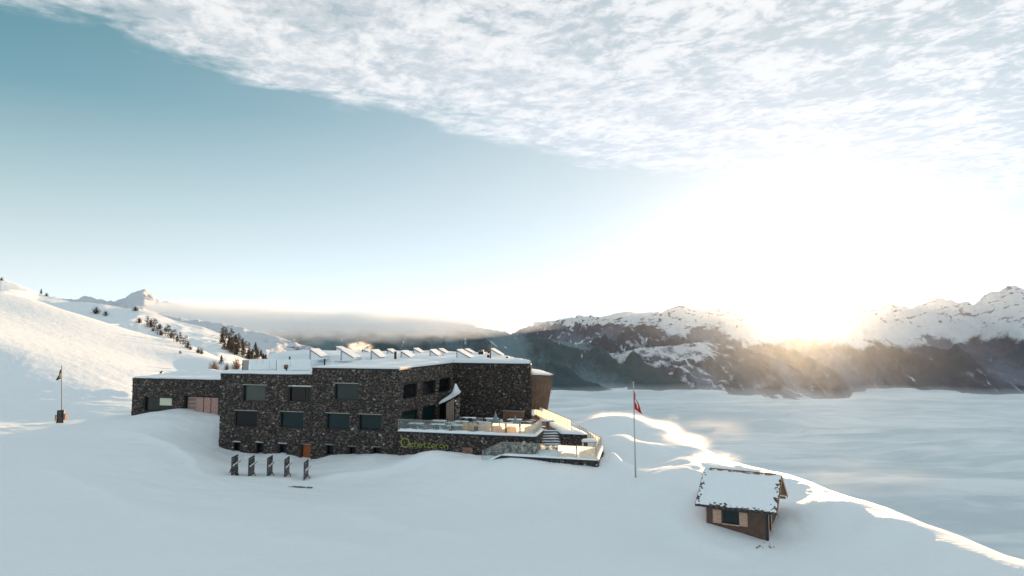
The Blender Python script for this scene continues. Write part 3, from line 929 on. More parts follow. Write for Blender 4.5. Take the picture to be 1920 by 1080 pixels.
def wall(p0, p1, z0, za, zb, openings, parent, thick=0.4, label=None, cap=True, light=1.0, name='wall'):
    """masonry wall, outer face on p0-p1 (seen with p0 on the left), tops za, zb"""
    a = Vector((p0[0], p0[1], 0)); b = Vector((p1[0], p1[1], 0))
    L = (b - a).length; d = (b - a) / L; inw = Vector((-d.y, d.x, 0))
    top = lambda s: za + (zb - za) * min(max(s / L, 0), 1)
    ss = sorted({0.0, L, *[min(max(o[0], 0), L) for o in openings], *[min(max(o[1], 0), L) for o in openings]})
    mb = MB()
    for s0, s1 in zip(ss, ss[1:]):
        if s1 - s0 < 1e-4: continue
        holes = sorted([(o[2], o[3]) for o in openings if o[0] <= s0 + 1e-4 and o[1] >= s1 - 1e-4])
        z = z0
        for h0, h1 in holes + [(None, None)]:
            t0, t1 = (top(s0), top(s1)) if h0 is None else (h0, h0)
            if max(t0, t1) > z + 1e-4:
                q = [a + d * s0, a + d * s1, a + d * s1 + inw * thick, a + d * s0 + inw * thick]
                mb.hexa([(v.x, v.y, z) for v in q], [(v.x, v.y, t) for v, t in zip(q, (t0, t1, t1, t0))])
            if h1 is not None: z = h1
    w_ = mb.build(name, M['mortar'], parent)
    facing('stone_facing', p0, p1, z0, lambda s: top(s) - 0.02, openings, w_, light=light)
    if cap:
        m2 = MB()
        o = -0.10
        q = [a + inw * o, b + inw * o, b + inw * (thick + .06), a + inw * (thick + .06)]
        m2.hexa([(v.x, v.y, t + 0.003) for v, t in zip(q, (za, zb, zb, za))], [(v.x, v.y, t + 0.13) for v, t in zip(q, (za, zb, zb, za))])
        m2.build('coping', M['coping'], w_)
    return w_


def px_s(px, p0, p1):
    """distance along the line p0-p1 where the column px meets it, and the depth there"""
    u = (px - 960) / F
    ax, ay = p0[0], p0[1]; dx_, dy_ = p1[0] - ax, p1[1] - ay
    L = math.hypot(dx_, dy_); dx_ /= L; dy_ /= L
    s = (u * ay - ax) / (dx_ - u * dy_)
    return s, ay + s * dy_


def opening(px0, py0, px1, py1, p0, p1):
    s0, Y0 = px_s(px0, p0, p1); s1, Y1 = px_s(px1, p0, p1); Y = (Y0 + Y1) / 2
    zt = P(960, py0, Y).z; zb = P(960, py1, Y).z
    return (s0, s1, zb, zt)


def frame_at(p0, p1, s):
    a = Vector((p0[0], p0[1], 0)); b = Vector((p1[0], p1[1], 0)); d = (b - a).normalized()
    return a + d * s, d, Vector((-d.y, d.x, 0))


def window(op, p0, p1, parent, pane='pane', depth=0.26, mullions=(), lintel=True, snow=0.0, blind=None, label=None):
    o, d, inw = frame_at(p0, p1, op[0]); W = op[1] - op[0]; z0, z1 = op[2], op[3]
    Mx = Matrix(((d.x, inw.x, 0, o.x), (d.y, inw.y, 0, o.y), (0, 0, 1, 0), (0, 0, 0, 1)))
    t = 0.09
    f = MB()
    f.box(0.002, t, 0.02, depth + .08, z0 + .002, z1 - .002, Mx); f.box(W - t, W - .002, 0.02, depth + .08, z0 + .002, z1 - .002, Mx)
    f.box(t + .001, W - t - .001, 0.02, depth + .08, z1 - t, z1 - .002, Mx); f.box(t + .001, W - t - .001, 0.02, depth + .08, z0 + .002, z0 + t, Mx)
    for mu in mullions:
        f.box(mu * W - .03, mu * W + .03, depth - .06, depth + .02, z0 + t + .001, z1 - t - .001, Mx)
    fr = f.build('window', M['dark_frame'], parent)
    if label: fr['label'] = label
    g = MB(); g.box(t + .003, W - t - .003, depth, depth + .05, z0 + t + .003, z1 - t - .003, Mx)
    g.build('pane', M[pane], fr)
    if blind:
        x0, x1, q0, q1 = blind
        b_ = MB(); b_.box(t + (W - 2 * t) * x0, t + (W - 2 * t) * x1, depth - .03, depth - .008, z0 + t + (z1 - z0 - 2 * t) * q0, z0 + t + (z1 - z0 - 2 * t) * q1, Mx)
        b_.build('blind', M['pale_light'], fr)
    if lintel:
        l = MB(); l.box(-0.05, W + .05, -0.14, 0.018, z1 + .005, z1 + .075, Mx); l.build('lintel', M['steel'], fr)
        if snow:
            s_ = MB(); n = 9
            for k in range(n):
                a0 = -0.03 + (W + .06) * k / n; a1 = -0.03 + (W + .06) * (k + 1) / n - .002; hh = snow * R.uniform(.6, 1.5)
                s_.box(a0, a1, -0.13, 0.0, z1 + .078, z1 + .078 + hh, Mx)
            s_.build('window_snow', M['snow_soft'], fr)
    return fr


A0 = (-34.6, 81.7); S_ = (-22.7, 78.08); K_ = (-12.42, 75.0); E0 = (-7.75, 90.0); E1 = (2.38, 86.9)
fpt = lambda px, back: (lambda Y: ((px - 960) / F * Y, Y))(front_Y(px, back))
AN0 = fpt(254, 6.0); AN1 = fpt(418, 6.0)
ZB, ZC, ZE, ZA = -4.55, -3.72, -3.62, -5.80
BASE = -15.0
hotel = world_thing('mountain_restaurant', (K_[0], K_[1], -13.4), 'large dark stone restaurant with flat snowy roofs on the snow slope', 'building')

# front, left block
opsB = [opening(*o, A0, S_) for o in [(460, 722, 502, 753), (545, 725, 587, 754), (446, 770, 488, 801), (530, 772, 574, 803), (445, 829, 458, 849), (487, 830, 501, 852), (529, 832, 544, 853), (571, 833, 588, 866)]]
wall(A0, S_, BASE, ZB, ZB, opsB, hotel)
window(opsB[0], A0, S_, hotel, 'pane_green'); window(opsB[1], A0, S_, hotel, 'pane_dark', mullions=(0.66,), snow=0.05)
window(opsB[2], A0, S_, hotel, 'pane_dark', depth=0.12); window(opsB[3], A0, S_, hotel, 'pane')
for k in (4, 5, 6): window(opsB[k], A0, S_, hotel, 'pane_dark', depth=0.35, snow=0.04)


def door_at(op, p0, p1, parent, mat, depth=0.22, label=None, lintel=True):
    o, d, inw = frame_at(p0, p1, op[0]); W = op[1] - op[0]; z0, z1 = op[2], op[3]
    Mx = Matrix(((d.x, inw.x, 0, o.x), (d.y, inw.y, 0, o.y), (0, 0, 1, 0), (0, 0, 0, 1)))
    m = MB(); m.box(0.03, W - .03, depth, depth + .07, z0, z1 - .03, Mx)
    dr = m.build('door', mat, parent)
    if label: dr['label'] = label
    h = MB(); h.box(W * .82, W * .86, depth - .06, depth - .002, (z0 + z1) / 2 - .1, (z0 + z1) / 2 + .15, Mx); h.build('handle', M['black'], dr)
    if lintel:
        l = MB(); l.box(-0.05, W + .05, -0.12, 0.018, z1 + .005, z1 + .07, Mx); l.build('lintel', M['steel'], dr)
    return dr


door_at(opsB[7], A0, S_, hotel, M['orange_door'], label='rust orange wooden door sunk into the snow')
# front, middle block
opsC = [opening(*o, S_, K_) for o in [(630, 719, 674, 751), (616, 775, 659, 806), (676, 777, 718, 808), (616, 834, 631, 853), (658, 837, 672, 855), (702, 838, 717, 856)]]
wall(S_, K_, BASE, ZC, ZC, opsC, hotel)
window(opsC[0], S_, K_, hotel, 'pane'); window(opsC[1], S_, K_, hotel, 'pane'); window(opsC[2], S_, K_, hotel, 'pane')
for k in (3, 4, 5): window(opsC[k], S_, K_, hotel, 'pane_dark', depth=0.35)
# step wall between the blocks (left end of the higher block), hidden rear walls
back = lambda p, q: (p[0] + FP.x * q, p[1] + FP.y * q)
mb = MB(); mb.poly([back(S_, 17.2), back(S_, .42), (back(S_, .42)[0] + .35 * FD.x, back(S_, .42)[1] + .35 * FD.y), (back(S_, 17.2)[0] + .35 * FD.x, back(S_, 17.2)[1] + .35 * FD.y)][::-1], ZB - .3, ZC)
mb.build('step_wall', M['mortar'], hotel)
# receding wall with six windows
opsD = [opening(*o, K_, E0) for o in [(757, 716, 783, 749), (793, 709, 817, 742), (824, 704, 845, 732.5), (755, 769, 784, 793), (793, 762, 818, 789)]]
opsD = [(s0, s1, -7.05, -5.35) for s0, s1, _, _ in opsD[:3]] + [(s0, s1, -10.1, -8.35) for s0, s1, _, _ in opsD[3:]]
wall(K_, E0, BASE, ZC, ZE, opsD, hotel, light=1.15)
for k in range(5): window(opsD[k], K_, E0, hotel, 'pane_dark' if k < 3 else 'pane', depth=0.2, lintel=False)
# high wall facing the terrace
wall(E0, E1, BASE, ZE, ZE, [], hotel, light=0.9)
# rest of the shell: east wall and rear walls, plain
EB = (-3.1, 110.0)
shell = MB()
def plain(p, q, z0, z1, th=0.35):
    a = Vector((p[0], p[1], 0)); b = Vector((q[0], q[1], 0)); d = (b - a).normalized(); n_ = Vector((-d.y, d.x, 0)) * th
    shell.poly([tuple(a)[:2], tuple(b)[:2], tuple(b + n_)[:2], tuple(a + n_)[:2]], z0, z1)
plain((E1[0] + .12, E1[1] + .45), EB, -20, ZE); plain(EB, (-31, 112), -20, ZE); plain((-31, 112), (-36, 101), -20, ZE - .6)
plain((-36, 101), back(S_, 17.6), -20, ZE - .6)
plain(back(A0, 17), back(A0, .5), -16, ZB)
shell.build('rear_wall', M['mortar'], hotel)

# annex on the left
opsA = [opening(*o, AN0, AN1) for o in [(277, 744, 329, 772), (351, 743, 415.5, 781)]]
wall(AN0, AN1, BASE + 1, ZA, ZA, opsA, hotel)
window(opsA[0], AN0, AN1, hotel, 'pane', depth=0.3, blind=(0.5, 0.94, 0.42, 0.95), mullions=(), lintel=False)
o, d, inw = frame_at(AN0, AN1, opsA[1][0]); GW = opsA[1][1] - opsA[1][0]
Mg = Matrix(((d.x, inw.x, 0, o.x), (d.y, inw.y, 0, o.y), (0, 0, 1, 0), (0, 0, 0, 1)))
g = MB(); g.box(0.02, GW, 0.55, 0.6, opsA[1][2], opsA[1][3], Mg); g.box(0, .1, 0.05, .54, opsA[1][2], opsA[1][3] - .01, Mg); g.box(GW * .965, GW * .995, 0.06, .54, opsA[1][2], opsA[1][3] - .01, Mg)
gf = g.build('garage_frame', M['dark_frame'], hotel)
for k, (a, b) in enumerate([(0.03, 0.31), (0.325, 0.525), (0.54, 0.735), (0.75, 0.95)]):
    dep = 0.42 if k == 0 else 0.2
    z = opsA[1][2]; j = 0
    gd = MB(); gd.box(a * GW, b * GW, dep + .06, dep + .10, opsA[1][2], opsA[1][3] - .08, Mg)
    dd = gd.build('garage_door', M['dark_frame'], hotel)
    pl = None
    while z < opsA[1][3] - .25:
        m = MB(); m.box(a * GW + .02, b * GW - .02, dep, dep + .055, z + .012, z + .165, Mg)
        m.build('plank', M['grey_wood'] if (k == 0 and j % 3 != 1) else M['pink_wood'], dd)
        z += .175; j += 1
    if k == 0: dd['label'] = 'dark weathered leftmost bay of the garage doors'
shell2 = MB()
a_, b_ = AN0, back(AN0, 12)
shell = MB(); plain(back(AN0, 12), back(AN0, .45), -13, ZA); plain(back(AN1, 12), back(AN0, 12.0), -13, ZA); shell.build('annex_rear_wall', M['mortar'], hotel)
# dark interior floors so that nothing shows through openings
core = MB()
core.poly([back(A0, .9), back(S_, .9), back(S_, 15), back(A0, 15)], -15, ZB - .35)
core.poly([back(AN0, 1.0), back(AN1, 1.0), back(AN1, 10), back(AN0, 10)], -14, ZA - .3)
core.build('inner_core', M['dark_frame'], hotel)
core = MB(); core.poly([back(S_, .9), (K_[0] - .9, K_[1] + 1.0), (E0[0] - 1.0, E0[1] + .9), (E1[0] - 1, E1[1] + 1), (EB[0] - 1, EB[1] - 1), (-29, 110), back(S_, 17)], -15, ZC - .4)
core.build('inner_core', M['dark_frame'], hotel)


def snow_sheet(name, ring, zfun, parent, mat, step=0.5, edge=0.35, thick=0.3, seed=3, floor=None):
    """snow lying on a flat shape: triangulated with rounded edges and a skirt"""
    def inside(x, y):
        c = False; n = len(ring)
        for i in range(n):
            x1, y1 = ring[i]; x2, y2 = ring[(i + 1) % n]
            if (y1 > y) != (y2 > y) and x < (x2 - x1) * (y - y1) / (y2 - y1) + x1: c = not c
        return c
    def dist(x, y):
        m = 1e9
        for i in range(len(ring)):
            x1, y1 = ring[i]; x2, y2 = ring[(i + 1) % len(ring)]
            l2 = (x2 - x1) ** 2 + (y2 - y1) ** 2
            t = max(0, min(1, ((x - x1) * (x2 - x1) + (y - y1) * (y2 - y1)) / l2))
            m = min(m, math.hypot(x - x1 - t * (x2 - x1), y - y1 - t * (y2 - y1)))
        return m
    bd = []
    for i in range(len(ring)):
        x1, y1 = ring[i]; x2, y2 = ring[(i + 1) % len(ring)]
        n = max(1, int(math.hypot(x2 - x1, y2 - y1) / step))
        bd += [(x1 + (x2 - x1) * k / n, y1 + (y2 - y1) * k / n) for k in range(n)]
    xs = [p[0] for p in ring]; ys = [p[1] for p in ring]
    pts = list(bd)
    # rows just inside the edge keep the rim crisp and round
    rr_ = random.Random(seed)
    y = min(ys)
    while y < max(ys):
        x = min(xs)
        while x < max(xs):
            px_, py_ = x + rr_.uniform(-.15, .15) * step, y + rr_.uniform(-.15, .15) * step
            if inside(px_, py_) and dist(px_, py_) > edge * 0.35: pts.append((px_, py_))
            x += step
        y += step
    nb = len(bd)
    vo, eo, fo = delaunay_2d_cdt([Vector(p) for p in pts], [(i, (i + 1) % nb) for i in range(nb)], [], 1, 1e-5)[:3]
    V = []
    for v in vo:
        dd_ = dist(v.x, v.y)
        k = min(1, dd_ / edge); k = math.sqrt(max(0, 1 - (1 - k) ** 2))
        V.append((v.x, v.y, zfun(v.x, v.y) + (thick * 0.45 + thick * 0.55 * k)))
    faces = [tuple(f) for f in fo]
    n0 = len(V)
    low = [(v[0], v[1], zfun(v[0], v[1]) + 0.002 if floor is None else floor) for v in V[:nb]]
    V += low
    faces += [(i, n0 + i, n0 + (i + 1) % nb, (i + 1) % nb) for i in range(nb)]
    mb = MB(); mb.v = V; mb.f = faces
    o = mb.build(name, mat, parent)
    bm = bmesh.new(); bm.from_mesh(o.data); bmesh.ops.recalc_face_normals(bm, faces=bm.faces)
    if sum(f.normal.z for f in bm.faces) < 0: bmesh.ops.reverse_faces(bm, faces=bm.faces)
    bm.to_mesh(o.data); bm.free()
    o.data.polygons.foreach_set('use_smooth', [True] * len(o.data.polygons))
    return o


def n1(x, y, sc, seed): return float(pn(np.array([x / sc]), np.array([y / sc]), seed)[0])


roofB = [A0, S_, back(S_, 17), back(A0, 17)]
roofM = [S_, K_, E0, E1, EB, (-31, 112), (-36, 101), back(S_, 17.4)]
ro = MB(); ro.poly([back(p, .45) for p in roofB[:2]] + roofB[2:], ZB - .3, ZB - .02); rb = ro.build('roof', M['coping'], hotel)
snow_sheet('roof_snow', [back((A0[0] + .03, A0[1]), .04), back((S_[0] - .03, S_[1]), .04), back((S_[0] - .03, S_[1]), 17), back(A0, 17)], lambda x, y: ZB + .135 + .10 * n1(x, y, 4, 5), rb, M['snow_soft'], 0.5, thick=0.22)
ro = MB(); ro.poly([(S_[0] + .4, S_[1] + .5), (K_[0] - .45, K_[1] + .45), (E0[0] - .42, E0[1] + .45), (E1[0] - .5, E1[1] + .45), EB, (-31, 112), (-36, 101), back(S_, 17.4)], ZC - .3, ZC - .02)
rm = ro.build('roof', M['coping'], hotel)


def zmain(x, y):
    q = (x + 12.42) * FP.x + (y - 75) * FP.y; s = (x + 12.42) * FD.x + (y - 75) * FD.y
    t = max(0, q - 4) / 30
    z = ZC + .14 + (ZE - ZC) * min(1, q / 15) + 0.95 * min(1, t) ** 1.1
    z += 0.16 * n1(x, y, 5.0, 8) * min(1, q / 6)
    z -= 0.16 * max(0, min(1, (x + 9) / 3)) * max(0, min(1, (16 - q) / 3)) * min(1, q / 10)
    # big drift towards the left rear
    z += 0.65 * math.exp(-((x + 30) / 5.5) ** 2 - ((y - 103) / 5) ** 2)
    z -= 0.9 * max(0, (x + 14) / 14) * max(0, min(1, (q - 14) / 14)) * 0.4
    return z


snow_sheet('roof_snow', [(S_[0] + .02, S_[1] + .02), (K_[0] - .02, K_[1] + .04), (E0[0] - .03, E0[1] + .02), (E1[0] - .04, E1[1] + .04), EB, (-31, 112), (-36, 101), back(S_, 17.4)], zmain, rm, M['snow_soft'], 0.6, thick=0.2, floor=ZC + .12)
snow_sheet('roof_drift', [back(S_, 17.0), back(A0, 17.0), (-36.5, 101.5), (-31, 112.5), (-20, 111), back(S_, 17.3)], lambda x, y: max(-4.6, zmain(x, y) - 1.0), rm, M['snow_soft'], 0.7, thick=0.3, floor=-6)
ro = MB(); ro.poly([back(AN0, .45), back(AN1, .45), back(AN1, 12), back(AN0, 12)], ZA - .3, ZA - .02); ra = ro.build('roof', M['coping'], hotel)
za_ = lambda x, y: ZA + .135 + 0.55 * sstep(np.float64((y - .304 * -x * 0 - 95)), 0, 6) * (0.6 + 0.5 * n1(x, y, 2.2, 31)) + .12 * n1(x, y, 1.3, 33) * (1 if y > 95 else .3)
snow_sheet('roof_snow', [back(AN0, .04), back(AN1, .04), back(AN1, 11.8), back(AN0, 11.8)], lambda x, y: float(za_(x, y)), ra, M['snow_soft'], 0.5, thick=0.22)

# bronze bay at the right end
bY = 88.2
t0, t1 = P(996.5, 704, bY), P(1037, 706, bY); b1, b0 = P(1027, 768, bY), P(996.5, 768, bY)
mb = MB()
dv = Vector((-0.10, 1.0, 0)) * 9
front = [b0, b1, t1, t0]
mb.hexa([tuple(p) for p in front], [tuple(p + dv) for p in front])
bay = mb.build('bay', M['bronze'], hotel)
mb = MB()
for k in range(1, 5):
    a = b0.lerp(b1, k / 5); c = t0.lerp(t1, k / 5)
    mb.bar(a + Vector((0, -.012, 0.05)), c + Vector((0, -.012, -.05)), 0.02, 0.02)
mb.bar(t0 + Vector((0, -.03, .03)), t1 + Vector((.03, -.03, .03)), .1, .06)
mb.build('bay_seam', M['coping'], bay)
q = [(t0.x, t0.y - .03), (t1.x + .02, t1.y - .03), (t1.x + dv.x, t1.y + dv.y), (t0.x + dv.x, t0.y + dv.y)]
snow_sheet('bay_snow', q, lambda x, y: t0.z + .07 + (y - t0.y) * 0.045 - max(0, (x - t0.x - dv.x * (y - t0.y) / 9) / 2.8) * 0.045 * (y - t0.y), bay, M['snow_soft'], 0.4, thick=0.16)

# entrance porch: plank front, stone pier, canopy with a curl of snow
pd = Vector((E0[0] - K_[0], E0[1] - K_[1], 0)).normalized(); pn_ = Vector((pd.y, -pd.x, 0))
def wallpt(px): s, Y = px_s(px, K_, E0); return Vector((K_[0], K_[1], 0)) + pd * s
pa = P(837, 757, 84.0); pb = P(852, 752, 84.6); pc = P(862, 745, 85.2)
door_z = -10.4
mb = MB(); mb.hexa([(P(824, 760, 86).x, 86, door_z), (pa.x, pa.y, door_z), (pa.x + .3, pa.y + 2.2, door_z), (P(824, 760, 86).x - .1, 88, door_z)], [(P(824, 760, 86).x, 86, -8.2), (pa.x, pa.y, -8.1), (pa.x + .3, pa.y + 2.2, -8.1), (P(824, 760, 86).x - .1, 88, -8.2)])
porch = mb.build('porch', M['dark_frame'], hotel)
for k in range(5):
    u0 = k / 5; u1 = (k + 1) / 5 - .04
    a = pa.lerp(pb, u0); b = pa.lerp(pb, u1)
    m = MB(); m.hexa([(a.x, a.y - .06, door_z), (b.x, b.y - .06, door_z), (b.x, b.y, door_z), (a.x, a.y, door_z)], [(a.x, a.y - .06, -8.2 + .12 * u0 * 5), (b.x, b.y - .06, -8.2 + .12 * u1 * 5), (b.x, b.y, -8.2 + .12 * u1 * 5), (a.x, a.y, -8.2 + .12 * u0 * 5)])
    m.build('plank', M['grey_wood'], porch)
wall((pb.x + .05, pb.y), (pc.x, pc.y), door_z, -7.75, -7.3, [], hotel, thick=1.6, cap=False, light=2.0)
cv = MB()
n = 12
prof_ = [(P(824 + 38 * k / n, 756 - 20 * (k / n) ** 1.3, 84.6 + .6 * k / n)) for k in range(n + 1)]
for k in range(n):
    a, b = prof_[k], prof_[k + 1]
    cv.hexa([(a.x, a.y - .5, a.z - .05), (b.x, b.y - .5, b.z - .05), (b.x, b.y + 1.6, b.z - .05), (a.x, a.y + 1.6, a.z - .05)], [(a.x, a.y - .5, a.z), (b.x, b.y - .5, b.z), (b.x, b.y + 1.6, b.z), (a.x, a.y + 1.6, a.z)])
can = cv.build('canopy', M['grey_wood'], hotel)
nn = 16; V = []; Fc = []
for k in range(nn + 1):
    t = k / nn; c = P(823 + 40 * t, 756 - 20 * t ** 1.3, 84.6 + .6 * t)
    hh = 0.22 + 0.25 * math.sin(math.pi * min(1, t * 1.05)) + 1.15 * math.exp(-((t - 0.76) / 0.085) ** 2) * .55 + .55 * math.exp(-((t - 0.80) / 0.2) ** 2)
    hh *= min(1, (1 - t) * 9 + .15) * min(1, t * 8 + .35)
    for j in range(7):
        v = j / 6; yy = c.y - .55 + 2.0 * v
        V.append((c.x, yy, c.z + hh * math.sin(math.pi * (0.22 + 0.62 * v)) ** .7))
    V.append((c.x, c.y + 1.45, c.z - .01)); V.append((c.x, c.y - .55, c.z - .06))
for k in range(nn):
    for j in range(9):
        a = k * 9 + j; b = k * 9 + (j + 1) % 9
        Fc.append((a, a + 9, b + 9, b))
Fc.append(tuple(reversed(range(9)))); Fc.append(tuple(range(nn * 9, nn * 9 + 9)))
mb = MB(); mb.v = V; mb.f = Fc
o = mb.build('canopy_snow', M['snow_soft'], hotel, smooth=True)
bm = bmesh.new(); bm.from_mesh(o.data); bmesh.ops.recalc_face_normals(bm, faces=bm.faces); bm.to_mesh(o.data); bm.free()

# ------------------------------------------------------------------ terraces
ZT, ZL = -10.40, -11.95
T0 = (K_[0] + .12, K_[1] - .35); T1 = (2.37, 70.5); T2 = (3.35, 75.6)
mb = MB(); mb.poly([(T0[0], T0[1] + .4), (T1[0] - .3, T1[1] + .45), (T2[0] - .3, T2[1]), (4.6, 75.6), (5.0, 76.5), (2.6, 91.5), (2.3, 86.7), (E0[0] + .2, E0[1] - .2), (K_[0] + .3, K_[1] + .2)], -14.5, ZT)
tf = mb.build('terrace_floor', M['floor'], hotel)
snow_sheet('terrace_snow', [(T0[0] + .4, T0[1] + .6), (T1[0] - .5, T1[1] + .6), (T2[0] - .5, T2[1] - .2), (4.4, 76), (2.6, 88), (1.8, 86.2), (E0[0] + .6, E0[1] - .8)], lambda x, y: ZT - .125 + .12 * n1(x, y, 1.1, 61), tf, M['snow_soft'], 0.45, thick=0.12)
opT = [opening(793, 843, 809, 852, T0, T1), opening(865.5, 838, 887.5, 866, T0, T1)]
tw = wall(T0, T1, BASE, ZT + .03, ZT + .03, opT, hotel)
door_at((opT[0][0], opT[0][1], -14.2, opT[0][3]), T0, T1, hotel, M['orange_door'], label='orange door almost buried behind the snow mound', lintel=False)
wall(T1, T2, BASE, ZT + .03, ZT + .03, [], hotel)


def ledge_snow(p, q, z0, z1, wd, off, h=0.26, parent=None, name='ledge_snow', seed=1):
    a = Vector((p[0], p[1], z0)); b = Vector((q[0], q[1], z1)); d = (b - a); L = d.length; d.normalize()
    nn = max(4, int(L / .25)); side = Vector((d.y, -d.x, 0)).normalized()
    V = []; Fc = []
    for k in range(nn + 1):
        t = k / nn; c = a.lerp(b, t)
        e = min(1, k / 1.5 + .3, (nn - k) / 1.5 + .3)
        hh = h * e * (1 + .35 * n1(t * L, seed, .9, 91)); w2 = wd / 2 * (1 + .08 * n1(t * L, seed + 3, .6, 92))
        for x, z in ((-1, 0), (-1.03, .45), (-.75, .85), (-.2, 1.0), (.3, 1.0), (.8, .8), (1.04, .4), (1, 0)):
            V.append(tuple(c + side * (off + x * w2) + Vector((0, 0, z * hh))))
    for k in range(nn):
        for j in range(8):
            Fc.append((k * 8 + j, k * 8 + (j + 1) % 8, (k + 1) * 8 + (j + 1) % 8, (k + 1) * 8 + j))
    Fc.append(tuple(range(8))); Fc.append(tuple(reversed(range(nn * 8, nn * 8 + 8))))
    m = MB(); m.v = V; m.f = Fc
    o = m.build(name, M['snow_soft'], parent, smooth=True)
    bm = bmesh.new(); bm.from_mesh(o.data); bmesh.ops.recalc_face_normals(bm, faces=bm.faces); bm.to_mesh(o.data); bm.free()
    return o


ledge_snow((T0[0], T0[1]), T1, ZT + .165, ZT + .165, .6, -.14, .27, hotel, seed=2)
ledge_snow((T1[0], T1[1] + .3), T2, ZT + .165, ZT + .165, .6, -.14, .24, hotel, seed=5)

# sloping stone block to the right of the stairs, with its broad snowy top
Q = [(5.35, 74.0), (7.95, 73.3), (4.7, 90.6), (2.95, 91.2)]
wall(Q[0], Q[1], BASE, -10.45, -10.45, [], hotel, cap=False)
wall((3.1, 90.0), Q[0], BASE, -10.4, -10.45, [], hotel, cap=False)
mb = MB(); mb.poly([(Q[0][0] + .4, Q[0][1] + .4), (Q[1][0], Q[1][1] + .01), Q[2], Q[3]], BASE, -10.5); blk = mb.build('side_block', M['mortar'], hotel)
snow_sheet('ledge_snow', [(Q[0][0] - .1, Q[0][1] - .1), (Q[1][0] + .1, Q[1][1] - .1), Q[2], Q[3]], lambda x, y: -10.44 + .03 * n1(x, y, 1.2, 71), hotel, M['snow_soft'], .45, thick=.2)
# stairs
xa, xb = 2.9, 5.25
st = None
for k in range(7):
    y0 = 73.0 + k * .42; z1 = ZL + .22 * (k + 1)
    m = MB(); m.hexa([(xa + .15 * k * .4, y0, -14), (xb - k * .0, y0, -14), (xb, y0 + .43 if k < 6 else y0 + 2, -14), (xa + .15 * k * .4, y0 + .43 if k < 6 else y0 + 2, -14)],
                     [(xa + .15 * k * .4, y0, z1), (xb, y0, z1), (xb, y0 + .43 if k < 6 else y0 + 2, z1), (xa + .15 * k * .4, y0 + .43 if k < 6 else y0 + 2, z1)])
    sp_ = m.build('step', M['floor'], hotel)
    ledge_snow((xa + .15 * k * .4 + .05, y0 + .28), (xb - .05, y0 + .28), z1 + .002, z1 + .002, .30, 0, .10, sp_, 'step_snow', seed=10 + k)

# lower terrace
L0 = fpt(905, -4.0); L0 = (L0[0], L0[1]); L1 = (-.78, 67.25); L2 = (7.97, 64.6); L3 = (9.45, 72.2); L4 = (7.75, 86.5)
Lm = fpt(941, -4.0)
wall(Lm, L2, BASE - 1, -11.70, -11.70, [], hotel)
wall(L0, Lm, BASE - 1, -12.70, -11.70, [], hotel)
wall(L2, L3, BASE - 2, -11.70, -11.70, [], hotel)
wall(L3, L4, BASE - 2, -11.70, -11.70, [], hotel, cap=False)
ledge_snow(Lm, L2, -11.565, -11.565, .55, -.14, .17, hotel, seed=21)
ledge_snow(L0, Lm, -12.56, -11.565, .55, -.14, .17, hotel, seed=23)
ledge_snow(L3, L2, -11.565, -11.565, .5, .14, .17, hotel, seed=25)
mb = MB(); mb.poly([(Lm[0], Lm[1] + .42), (L2[0] - .3, L2[1] + .42), (L3[0] - .4, L3[1]), (L4[0] - .4, L4[1]), (4.8, 88), (4.5, 74.2), (2.9, 73.2), (T1[0] - .2, T1[1] + .2), (T0[0] + 11.4, T0[1] - 3.4)], BASE, ZL)
lf = mb.build('terrace_floor', M['floor'], hotel)
snow_sheet('terrace_snow', [(Lm[0] + .2, Lm[1] + .5), (L2[0] - .4, L2[1] + .6), (L3[0] - .5, L3[1]), (L4[0] - .5, L4[1] - 1), (8.1, 74), (5.2, 73.8), (5.1, 72.8), (2.7, 72.9), (T1[0] + .1, T1[1] - .15)], lambda x, y: ZL - .04 + .05 * n1(x, y, 1.3, 65), lf, M['snow_soft'], .45, thick=.12)

# ------------------------------------------------------------------ glass balustrades
def balustrade(label, pts, height, kinds, step=1.35, gap=0.07, rail=True, post_w=0.05, off=0.0):
    """pts: 3D base points; kinds(k, n) gives the glass of panel k"""
    root = world_thing('glass_balustrade', tuple(pts[0]), label, 'balustrade', 'glass balustrades round the terraces')
    segs = list(zip(pts, pts[1:])); total = []
    for a, b in segs:
        a = Vector(a); b = Vector(b); L = (b - a).length; n = max(1, round(L / step)); total += [(a.lerp(b, i / n), a.lerp(b, (i + 1) / n)) for i in range(n)]
    n = len(total)
    for k, (a, b) in enumerate(total):
        d = (b - a).normalized(); mat = kinds(k, n)
        up = Vector((0, 0, 1))
        a2 = a + d * gap; b2 = b - d * gap
        m = MB()
        side = Vector((d.y, -d.x, 0)).normalized() * .009
        q = [a2 - side, b2 - side, b2 + side, a2 + side]
        m.hexa([tuple(v + up * .06) for v in q], [tuple(v + up * (height - .03)) for v in q])
        m.build('glass_panel', M[mat], root)
        m = MB(); m.bar(a - up * .05, a + up * height, post_w); m.build('post', M['steel'], root)
    m = MB(); m.bar(total[-1][1] - Vector((0, 0, .05)), total[-1][1] + Vector((0, 0, height)), post_w); m.build('post', M['steel'], root)
    if rail:
        m = MB()
        for a, b in segs:
            m.bar(Vector(a) + Vector((0, 0, height + .02)), Vector(b) + Vector((0, 0, height + .02)), .05, .04)
        m.build('handrail', M['steel'], root)
    return root


